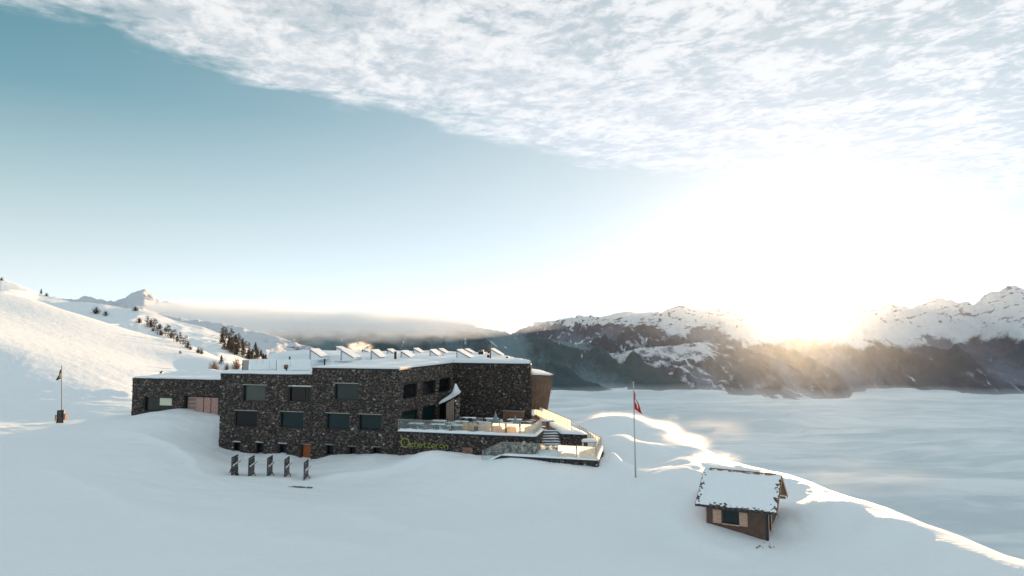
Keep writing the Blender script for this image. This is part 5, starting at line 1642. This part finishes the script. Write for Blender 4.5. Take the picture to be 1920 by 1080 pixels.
# ------------------------------------------------------------------ ski racks
def ski_rack(loc, rz, label, legs):
    root = empty('ski_rack', loc, label, 'ski rack', 'perforated ski racks in the snow before the restaurant', rz)
    W, H = 1.85, 1.7
    m = MB()
    nx, nz = 5, 7
    bw = .155
    for i in range(nx + 1):
        x = (W - bw) * i / nx; m.box(x, x + bw, 0, .05, -.3, H)
    pl_ = m.build('frame', M['dark_frame'], root)
    for j in range(nz + 1):
        z = (H - bw) * j / nz
        for i in range(nx):
            x = (W - bw) * i / nx + bw
            q = MB(); q.box(x + .001, x + (W - bw) / nx - bw - .001, .004, .046, z, z + bw); q.build('slat', M['dark_frame'], root)
    q = MB()
    for i in range(nx):
        for j in range(nz):
            if R.random() < .65:
                x = (W - bw) * i / nx + bw; z = (H - bw) * j / nz + bw
                q.box(x + .002, x + R.uniform(.08, .18), .005, .045, z + .001, z + R.uniform(.03, .10))
    q.build('trapped_snow', M['snow_soft'], root)
    q = MB(); q.bar((-.1, -.16, H * .52), (W + .2, -.16, H * .60), .09, .09); cb = q.build('crossbar', M['grey_wood'], root)
    q = MB(); q.bar((-.08, -.16, H * .52 + .07), (W + .12, -.16, H * .60 + .07), .10, .07); q.build('bar_snow', M['snow_soft'], cb)
    q = MB(); q.bar((.5, -.55, -.2), (.45, .02, H * .75), .07, .07); q.build('brace', M['rust'], root)
    if legs:
        q = MB(); q.bar((W * .95, .8, -.2), (W * .85, .05, H * .93), .09, .08); q.build('brace', M['dark_frame'], root)
        q = MB(); q.box(-.2, .55, -.45, -.40, -.1, .75); q.build('side_panel', M['dark_frame'], root)
    return root


for k, (px, Y, lg) in enumerate(((434, 66.6, True), (466, 66.9, False), (501, 66.9, False), (533.5, 66.9, False), (570, 66.0, False))):
    b = P(px, 892, Y); z = gnd(b.x, b.y)
    ski_rack((b.x, b.y, z), math.radians(94), f'dark perforated ski rack leaning in the snow, {ORD[k]} from the left' + (', with splayed legs' if lg else ''), lg)
# dark patch of grass and twigs poking out of the snow
tw_ = MB()
for k in range(170):
    t = R.random(); px = 546 + 40 * t; b = P(px, 905 - 3 * math.sin(t * 3) + R.uniform(-1.2, 1.2), 64.2)
    z = gnd(b.x, b.y); L = R.uniform(.12, .34); an_ = R.uniform(-1.3, 1.3)
    if 0.62 < t < .74: continue
    tw_.bar((b.x, b.y, z - .03), (b.x + L * math.sin(an_), b.y + R.uniform(-.15, .15), z + L * abs(math.cos(an_)) * .45), .025)
tag(tw_.build('dry_grass', M['dry_grass']), 'thin dark strip of dry grass poking through the snow below the rightmost ski rack', 'grass', kind='stuff')

# ------------------------------------------------------------------ the wooden hut
HU = Vector((4.83, -2.6, 0)).normalized(); HV = Vector((-HU.y, HU.x, 0))
EL = Vector((13.2, 50.0, 0)); EZ, RZ_ = -12.10, -10.12
def hp(a, b, z): q = EL + HU * a + HV * b; return Vector((q.x, q.y, z))
LW = 5.45
W0, W1, WB = .62, 4.78, .5
WD = 5.0                                          # depth of the walls
hut = world_thing('wooden_hut', tuple(hp(W0, WB, -14.3)), 'small brown wooden hut with a snowy shingled gable roof on the slope', 'hut')
floor_z = -15.4
def hs(px): # s along hut front wall
    s, Y = px_s(px, hp(W0, WB, 0), hp(W1, WB, 0)); return s + W0, Y
def hz(py, Y): return P(960, py, Y).z
sa, Ya = hs(1347); sb, Yb_ = hs(1377)
wz0, wz1 = hz(983, (Ya + Yb_) / 2), hz(956, (Ya + Yb_) / 2)
m = MB()
def hbox(m, a0, a1, b0, b1, z0, z1): m.hexa([hp(a0, b0, z0), hp(a1, b0, z0), hp(a1, b1, z0), hp(a0, b1, z0)], [hp(a0, b0, z1), hp(a1, b0, z1), hp(a1, b1, z1), hp(a0, b1, z1)])
for a0, a1, z0, z1 in ((W0, sa, floor_z, EZ + .2), (sb, W1, floor_z, EZ + .2), (sa, sb, floor_z, wz0), (sa, sb, wz1, EZ + .2)): hbox(m, a0, a1, WB, WB + .15, z0, z1)
m.build('wall', M['hut_wall'], hut)
m = MB(); hbox(m, W0, W1, WB + WD - .15, WB + WD, floor_z, EZ + .2); m.build('wall', M['hut_wall'], hut)
def gable(m, a0, a1, b0, b1, zb):
    zr = lambda b: EZ + .2 + (RZ_ - EZ) * (1 - abs(b - 3.0) / 3.0)
    q = sorted({b0, b1, *( [3.0] if b0 < 3.0 < b1 else [])})
    for x, y in zip(q, q[1:]):
        m.hexa([hp(a0, x, zb), hp(a1, x, zb), hp(a1, y, zb), hp(a0, y, zb)], [hp(a0, x, zr(x) - .16), hp(a1, x, zr(x) - .16), hp(a1, y, zr(y) - .16), hp(a0, y, zr(y) - .16)])
m = MB(); gable(m, W0, W0 + .15, WB + .151, WB + WD - .151, floor_z); m.build('wall', M['hut_wall'], hut)
# right wall with the recessed entrance
dz1 = -12.55
m = MB(); gable(m, W1 - .15, W1, WB + .151, WB + .35, floor_z); gable(m, W1 - .15, W1, WB + 1.75, WB + WD - .151, floor_z); gable(m, W1 - .15, W1, WB + .35, WB + 1.75, dz1); m.build('wall', M['hut_wall'], hut)
m = MB(); hbox(m, W1 - .9, W1 - .84, WB + .3, WB + 1.9, floor_z, dz1); rd = m.build('entrance_recess', M['hut_wall'], hut)
m = MB(); hbox(m, W1 - .83, W1 - .77, WB + .6, WB + 1.6, -14.8, dz1 - .1); dr = m.build('door', M['orange_door'], hut)
m = MB(); hbox(m, W1 - .76, W1 - .73, WB + .7, WB + .78, -13.6, -13.4); m.build('handle', M['black'], dr)
for bb0, bb1, col_ in ((WB + .18, WB + .50, 'pale_wood'), (WB + 1.55, WB + 1.85, 'pale_wood')):
    m = MB(); hbox(m, W1 + .003, W1 + .05, bb0, bb1, -15.0, dz1 + .1); m.build('post', M[col_], hut)
m = MB(); hbox(m, W1 + .005, W1 + .06, WB + .0, WB + .14, floor_z, EZ + .3); hbox(m, W1 - .10, W1 + .004, WB - .05, WB - .003, floor_z, EZ - .05); m.build('corner_board', M['dark_frame'], hut)
# window and shutters
wf = MB()
hbox(wf, sa + .002, sa + .07, WB - .03, WB + .10, wz0 + .002, wz1 - .002); hbox(wf, sb - .07, sb - .002, WB - .03, WB + .10, wz0 + .002, wz1 - .002)
hbox(wf, sa + .071, sb - .071, WB - .03, WB + .10, wz1 - .07, wz1 - .002); hbox(wf, sa + .071, sb - .071, WB - .03, WB + .10, wz0 + .002, wz0 + .07)
wf = wf.build('window', M['dark_frame'], hut)
m = MB(); hbox(m, sa + .072, sb - .072, WB + .06, WB + .09, wz0 + .072, wz1 - .072); m.build('pane', M['pane'], wf)
m = MB(); hbox(m, sa - .03, sb + .03, WB - .12, WB - .032, wz0 - .05, wz0 + .02); m.build('sill', M['pale_wood'], wf)
for pxa, pxb, pt, pb_ in ((1329, 1344.5, 955, 980.5), (1377.5, 1392.5, 961, 987)):
    s0, y0_ = hs(pxa); s1, y1_ = hs(pxb); z1 = hz(pt, (y0_ + y1_) / 2); z0 = hz(pb_, (y0_ + y1_) / 2)
    m = MB(); hbox(m, s0, s1, WB - .035, WB - .003, z0 + .05, z1 - .05); sh_ = m.build('shutter', M['pale_wood'], hut)
    for k in range(5):
        a0 = s0 + (s1 - s0) * k / 5 + .006; a1 = s0 + (s1 - s0) * (k + 1) / 5 - .006
        m = MB(); hbox(m, a0, a1, WB - .055, WB - .036, z0, z1); m.build('board', M['pale_wood'], sh_)
    m = MB(); hbox(m, s0, s1, WB - .075, WB - .056, z0 + .12, z0 + .20); hbox(m, s0, s1, WB - .075, WB - .056, z1 - .20, z1 - .12); m.build('batten', M['pale_wood'], sh_)
# roof decks, fascia, purlins, shingles, snow
sl = math.atan2(RZ_ - EZ, 3.0)
def rp(a, t, lift, side=0):
    """point on the roof: a along the ridge, t metres up the slope from the eave"""
    b = t * math.cos(sl); z = EZ + t * math.sin(sl) + lift * math.cos(sl); b -= lift * math.sin(sl)
    if side: b = 6.0 - b
    return hp(a, b, z)
SLEN = 3.0 / math.cos(sl)
roofs = []
for side in (0, 1):
    m = MB(); q = [rp(0, 0, 0, side), rp(LW, 0, 0, side), rp(LW, SLEN, 0, side), rp(0, SLEN, 0, side)]; q2 = [rp(0, 0, .07, side), rp(LW, 0, .07, side), rp(LW, SLEN, .07, side), rp(0, SLEN, .07, side)]
    if side: q.reverse(); q2.reverse()
    m.hexa(q, q2); rf = m.build('roof', M['gable_wood'], hut); roofs.append(rf)
    # diamond slates
    for r_ in range(10):
        for c_ in range(15):
            cx = .02 + (c_ + (.5 if r_ % 2 else 0)) * .375; cy = .08 + r_ * .335
            if cx > LW + .1 or cy > SLEN: continue
            hw, hh = .215, .30; jx, jy, jr = R.uniform(-.02, .02), R.uniform(-.03, .03), R.uniform(-.12, .12)
            lf_ = R.uniform(.0, .03)
            dia = [(0, -hh, .14), (hw, 0, .10), (0, hh, .06), (-hw, 0, .10)]
            if c_ == 0 and r_ % 2 == 0: dia = [(0, -hh, .14), (hw, 0, .10), (0, hh, .06)]
            b_, t_ = [], []
            for x_, y_, l_ in dia:
                xx = x_ * math.cos(jr) - y_ * math.sin(jr) + cx + jx; yy = x_ * math.sin(jr) + y_ * math.cos(jr) + cy + jy
                yy = min(yy, SLEN + .02); xx = max(-.04, min(LW + .05, xx))
                b_.append(rp(xx, yy, l_ - .02 + lf_, side)); t_.append(rp(xx, yy, l_ + .012 + lf_, side))
            if side: b_.reverse(); t_.reverse()
            m = MB(); m.hexa(b_, t_); m.build('shingle', M['shingle'], rf)
    # snow over the slates, thinning to nothing at the rims
    na, nt = 120, 70; V = []
    for i in range(na + 1):
        for j in range(nt + 1):
            a = LW * i / na; t = SLEN * j / nt
            dl_ = a; dr_ = LW - a; de = t; dr2 = SLEN - t
            e = min(dl_ / .85, dr_ / 1.0, de / .8, dr2 / .45)
            n_ = n1(a, t, .45, 131 + side) * .5 + n1(a, t, .16, 133) * .35
            lift = .128 + .17 * float(sstep(np.float64(e + n_ * .3), 0.0, 1.1)) + .050 * n_
            V.append(tuple(rp(a, t, lift, side)))
    Fc = [tuple(f) for f in grid_faces(na + 1, nt + 1)[:, ::(1 if side else -1)]]
    m = MB(); m.v = V; m.f = [f[::-1] if not side else f[::-1] for f in Fc]
    so = m.build('roof_snow', M['snow_soft'], rf, smooth=True)
m = MB(); m.bar(rp(-.02, 0, .02) - HV * .05, rp(LW + .02, 0, .02) - HV * .05, .05, .14); m.build('fascia', M['dark_frame'], hut)
for a_ in (-.03, LW + .03):
    for side in (0, 1):
        m = MB(); m.bar(rp(a_, -.02, -.02, side), rp(a_, SLEN, -.02, side), .05, .20); m.build('verge_board', M['gable_wood'], hut)
for b_, z_ in ((5.6, EZ - .05), (4.4, EZ + .75), (3.0, RZ_ - .25), (1.6, EZ + .75), (.35, EZ - .02)):
    m = MB(); m.bar(hp(W1 - .3, b_, z_), hp(LW - .05, b_, z_), .13, .16); m.build('purlin', M['gable_wood'], hut)
m = MB()
hbox(m, W1 + .004, W1 + .03, 2.2, 5.4, EZ + .05, EZ + .45); m.build('gable_panel', M['gable_wood'], hut)
for k in range(9):
    a0 = .35 + (LW - .7) * k / 9; a1 = a0 + (LW - .7) / 9 - .02
    m = MB(); m.hexa([rp(a0, SLEN - .12, .09), rp(a1, SLEN - .12, .09), hp(a1, 3.12, RZ_ + .07), hp(a0, 3.12, RZ_ + .07)], [rp(a0, SLEN - .12, .16), rp(a1, SLEN - .12, .16), hp(a1, 3.12, RZ_ + .17), hp(a0, 3.12, RZ_ + .17)]); m.build('ridge_tile', M['rust'], hut)
# shovel leaning at the rear corner
a = P(1455.5, 950, 51.9); b = P(1462, 977, 51.5)
sh = world_thing('snow_shovel', tuple(b), 'long-handled snow shovel with a red blade leaning on the hut', 'shovel')
m = MB(); m.tube(a, b, .022, .022, 6); m.build('handle', M['steel'], sh)
m = MB(); m.hexa([b + Vector((-.16, -.05, -.42)), b + Vector((.16, -.05, -.42)), b + Vector((.16, 0, .0)), b + Vector((-.16, 0, .0))], [b + Vector((-.16, -.08, -.42)), b + Vector((.16, -.08, -.42)), b + Vector((.16, -.03, .0)), b + Vector((-.16, -.03, .0))]); m.build('blade', M['red'], sh)
# dark stones or clods by the hut
st_ = MB()
for k in range(12):
    px = R.uniform(1418, 1452); py = 1019 + (px - 1425) * .35 + R.uniform(-7, 9)
    if k > 8: px = R.uniform(1405, 1430); py = 1023 + R.uniform(-5, 6)
    b = P(px, py, 47.3 + R.uniform(-.8, .5)); z = gnd(b.x, b.y); r_ = R.uniform(.03, .08)
    st_.tube((b.x - r_, b.y, z + .01), (b.x + r_, b.y, z + r_ * .5), r_ * .5, r_ * .3, 5)
tag(st_.build('dark_clods', M['dry_grass']), 'small dark clods scattered on the snow at the front corner of the hut', 'clods', kind='stuff')

# ------------------------------------------------------------------ trees
hillb = {n: BVHTree.FromObject(bpy.data.objects[n], bpy.context.evaluated_depsgraph_get()) for n in ('snow_ground', 'hill')}


def hit(px, py):
    d = P(px, py, 100).normalized(); best = None
    for n, t in hillb.items():
        h = t.ray_cast(Vector((0, 0, 0)), d)
        if h[0] is not None and (best is None or h[3] < best[1]): best = (h[0], h[3])
    return best


def tree_mesh(kind, seed):
    r = random.Random(seed); tr = MB(); cr = MB()
    if kind == 'fir':
        tr.tube((0, 0, -.08), (0, 0, .95), .022, .006, 6)
        for k in range(420):
            t = r.random() ** .8; z = .10 + .90 * t; rad = .27 * (1 - t) ** .85 * r.uniform(.55, 1.1) + .012; a = r.uniform(0, 6.283)
            x, y = rad * math.cos(a), rad * math.sin(a); s = .055 * (1.15 - t * .6) * r.uniform(.6, 1.3)
            d = Vector((math.cos(a), math.sin(a), -.55)); u = Vector((-math.sin(a), math.cos(a), 0))
            c = Vector((x, y, z)); cr.face([c - d * s * 1.3, c + u * s * .7, c + d * s, c - u * s * .7])
    elif kind == 'larch':
        tr.tube((0, 0, -.08), (0, 0, .95), .024, .006, 6)
        for k in range(46):
            t = .15 + .8 * r.random(); a = r.uniform(0, 6.283); L = .30 * (1 - t) ** .6 * r.uniform(.6, 1.2) + .03
            p = Vector((0, 0, t)); q = p + Vector((math.cos(a) * L, math.sin(a) * L, L * r.uniform(-.1, .45)))
            tr.bar(p, q, .008)
            for j in range(9):
                c = p.lerp(q, r.uniform(.25, 1.05)) + Vector((r.uniform(-.03, .03), r.uniform(-.03, .03), r.uniform(-.03, .03)))
                s = r.uniform(.010, .026); v = Vector((r.uniform(-1, 1), r.uniform(-1, 1), r.uniform(-1, 1))).normalized(); w_ = v.cross(Vector((.3, .5, .8))).normalized()
                cr.face([c - v * s * 1.7, c + w_ * s * .7, c + v * s * 1.7, c - w_ * s * .7])
    else:                                           # round bush of twigs
        for k in range(70):
            a = r.uniform(0, 6.283); el = r.uniform(.15, 1.5); L = r.uniform(.5, 1.0) * (.95 - .15 * abs(math.cos(el)))
            p = Vector((0, 0, -.02)); q = Vector((math.cos(a) * math.cos(el) * L * .75, math.sin(a) * math.cos(el) * L * .75, math.sin(el) * L))
            tr.bar(p, q, .010)
            for j in range(11):
                c = p.lerp(q, r.uniform(.4, 1.03)) + Vector([r.uniform(-.06, .06) for _ in range(3)])
                s = r.uniform(.014, .034); v = Vector((r.uniform(-1, 1), r.uniform(-1, 1), r.uniform(-1, 1))).normalized(); w_ = v.cross(Vector((.3, .5, .8))).normalized()
                cr.face([c - v * s * 1.5, c + w_ * s * .7, c + v * s * 1.5, c - w_ * s * .7])
    return tr, cr


TM = {}
def mesh_of(kind, v):
    if (kind, v) not in TM:
        t, c = tree_mesh(kind, 100 * len(kind) + v); out_ = []
        for nm, mb_ in (('trunk', t), ('crown', c)):
            me = bpy.data.meshes.new(f'{kind}_{nm}'); me.from_pydata([tuple(x) for x in mb_.v], [], mb_.f); out_.append(me)
        TM[(kind, v)] = out_
    return TM[(kind, v)]


MC = {}
def tree(kind, px, py, hpx, label, cat, group, crown, wide=1.0):
    h = hit(px, py)
    if h is None: return
    loc, dist_ = h; Hm = hpx / F * loc.y
    v = R.randrange(4); t, c = mesh_of(kind, v)
    name = {'fir': 'fir_tree', 'larch': 'larch_tree', 'bush': 'bush'}[kind]
    root = empty(name, loc, label, cat, group, R.uniform(0, 6.28))
    for nm, me, mat in (('trunk', t, 'bark'), ('crown', c, crown)):
        key = (me.name, mat)
        if key not in MC:
            m2 = me.copy(); m2.materials.clear(); m2.materials.append(M[mat]); MC[key] = m2
        o = bpy.data.objects.new(nm, MC[key]); C.objects.link(o); o.parent = root; o.scale = (Hm * wide, Hm * wide, Hm)


line = [(180, 588, 14, 'bush', 1.2), (198, 592, 10, 'bush', 1.1), (254, 583, 9, 'bush', 1.4), (261, 606, 12, 'bush', 1), (158, 567, 6, 'bush', 1), (180, 569, 5, 'bush', 1.4), (77, 552, 9, 'fir', 1), (87, 555, 6, 'bush', 1.3), (3, 526, 7, 'bush', 1),
        (320, 597, 5, 'bush', 1), (277, 612, 17, 'larch', 1.5), (283, 614, 18, 'bush', .8), (290, 616, 16, 'larch', 1.5), (299, 617, 11, 'bush', 1), (287, 621, 7, 'bush', 1), (295, 628, 13, 'larch', 1.5), (302, 629, 12, 'bush', .8), (310, 630, 15, 'larch', 1.2),
        (315, 632, 20, 'larch', 1.3), (321, 634, 17, 'bush', .7), (326, 640, 19, 'larch', 1.4), (338, 645, 19, 'larch', 1.2), (347, 651, 18, 'larch', 1.5), (352, 653, 13, 'bush', .8), (357, 656, 8, 'bush', 1), (372, 662, 12, 'bush', .8), (378, 664, 11, 'bush', .8), (332, 642, 12, 'fir', 1)]
line.sort()
for k, (px, py, h_, kd, wd) in enumerate(line):
    what = {'bush': 'dark leafless round bush', 'fir': 'small dark fir', 'larch': 'dark leafless larch'}[kd]
    a_ = k + 1
    num = ORD[k] if k < 20 else 'twenty-' + ORD[k - 20] if k > 20 else 'twenty-first'
    tree(kd, px, py, h_ * 1.2, f'{what} on the far snowy hillside, {num} from the left', 'bush' if kd == 'bush' else 'tree', 'trees strung across the far snowy hillside', 'needle' if kd == 'fir' else 'larch', wd)
cl = []
rc = random.Random(5)
for k in range(62):
    t = rc.random(); px = 416 + 82 * t; base = 640 + 40 * t + rc.uniform(-13, 15)
    if px > 470: base = min(base, 683)
    cl.append((px, base, rc.uniform(15, 25) * (1.15 - .35 * t), rc.random() < .55))
cl.sort(key=lambda q: q[0])
nums = lambda k: ORD[k] if k < 20 else ['twenty', 'thirty', 'forty', 'fifty', 'sixty'][(k + 1) // 10 - 2] + ('' if (k + 1) % 10 == 0 else '-' + ORD[(k + 1) % 10 - 1])
for k, (px, py, h_, fr_) in enumerate(cl):
    tree('fir' if fr_ else 'larch', px, py, h_, f'{"dark fir" if fr_ else "dark leafless larch"} in the dense clump behind the left roof, {nums(k)} from the left', 'tree', 'dense clump of trees behind the left roof', 'needle' if fr_ else 'larch', 1.15)
tree('bush', 443, 692, 26, 'tall reddish brown larch bush in front of the dark tree clump', 'bush', None, 'orange_leaf', .75)
tree('bush', 484, 688, 22, 'round orange bush behind the left end of the solar racks', 'bush', None, 'orange_leaf', .85)
tree('bush', 401, 694, 22, 'pale sunlit orange bush on the crest behind the annex roof', 'bush', None, 'pale_leaf', .95)
tree('fir', 415, 682, 16, 'lone small dark fir between the pale bush and the clump', 'tree', None, 'needle', 1.2)
tree('bush', 425, 694, 16, 'small red-brown bush right of the pale orange bush', 'bush', None, 'orange_leaf', .8)
tree('bush', 338, 663, 8, 'tiny orange bush alone on the sunlit crest of the left slope', 'bush', None, 'pale_leaf', .9)

# ------------------------------------------------------------------ drifting snow and steam
def puff(name, kind_label, center, size, density, seed, scale, thr=0.5, color=(0.98, 0.98, 0.98), aniso=0.55, rz=0.0):
    me = bpy.data.meshes.new(name); bm = bmesh.new(); bmesh.ops.create_icosphere(bm, subdivisions=3, radius=1.0); bm.to_mesh(me); bm.free()
    def field(n, v):
        oc = n.node('ShaderNodeTexCoord').outputs['Object']
        r2 = n.vmath('LENGTH', oc, out=1)
        fall = n.smooth(r2, 1.0, 0.15)
        f = n.noise(n.vmath('ADD', oc, (seed * 3.1, seed * 1.7, 0)), scale, 4, 0.6, 0.4)
        d = n.math('MULTIPLY', n.math('MULTIPLY', fall, fall), n.smooth(f, thr, thr + .25))
        n.put(v.inputs['Density'], n.math('MULTIPLY', d, density))
    me.materials.append(vol_mat(name, color, density, aniso, field))
    o = bpy.data.objects.new(name, me); C.objects.link(o); o.location = center; o.scale = size; o.rotation_euler = (0, 0, rz)
    tag(o, kind='stuff')
    if kind_label: o['label'] = kind_label
    return o


puff('steam', 'puff of steam rising behind the roof', P(672, 656, 118) + Vector((0, 0, .4)), (3.4, 2.5, 1.5), 1.6, 1, 2.2, .42)
for k, (px, py, Y, sx, sy, sz, den, th, lab) in enumerate([
        (1165, 797, 92, 6.5, 5, 2.0, 1.8, .30, 'bright dust of snow on the crest left of the flagpole'), (1222, 806, 87, 5.5, 4.5, 1.7, .9, .33, 'brightest snow dust on the crest right of the flagpole'),
        (1275, 828, 79, 5.0, 4, 1.5, .7, .36, 'snow dust on the descending crest beyond the flagpole'), (1335, 857, 71, 4.5, 3.5, .9, .35, .40, 'low snow dust on the crest just above the hut'),
        (1262, 800, 97, 2.6, 2.4, 2.8, .07, .40, 'thin upright wisp of snow dust above the crest'), (1340, 805, 95, 9, 5, 3.0, .022, .40, 'faint broad veil of snow dust over the fog above the hut'),
        (1128, 785, 104, 3.4, 3, 2.2, .06, .42, 'faint veil of snow dust behind the terrace corner'), (1620, 900, 66, 12, 6, 2.6, .012, .42, 'faint pale veil of snow dust beyond the crest at the far right')]):
    puff('blown_snow', lab, P(px, py, Y), (sx, sy, sz), den, k + 2, 2.3, th, rz=-0.9 if k < 4 else 0)
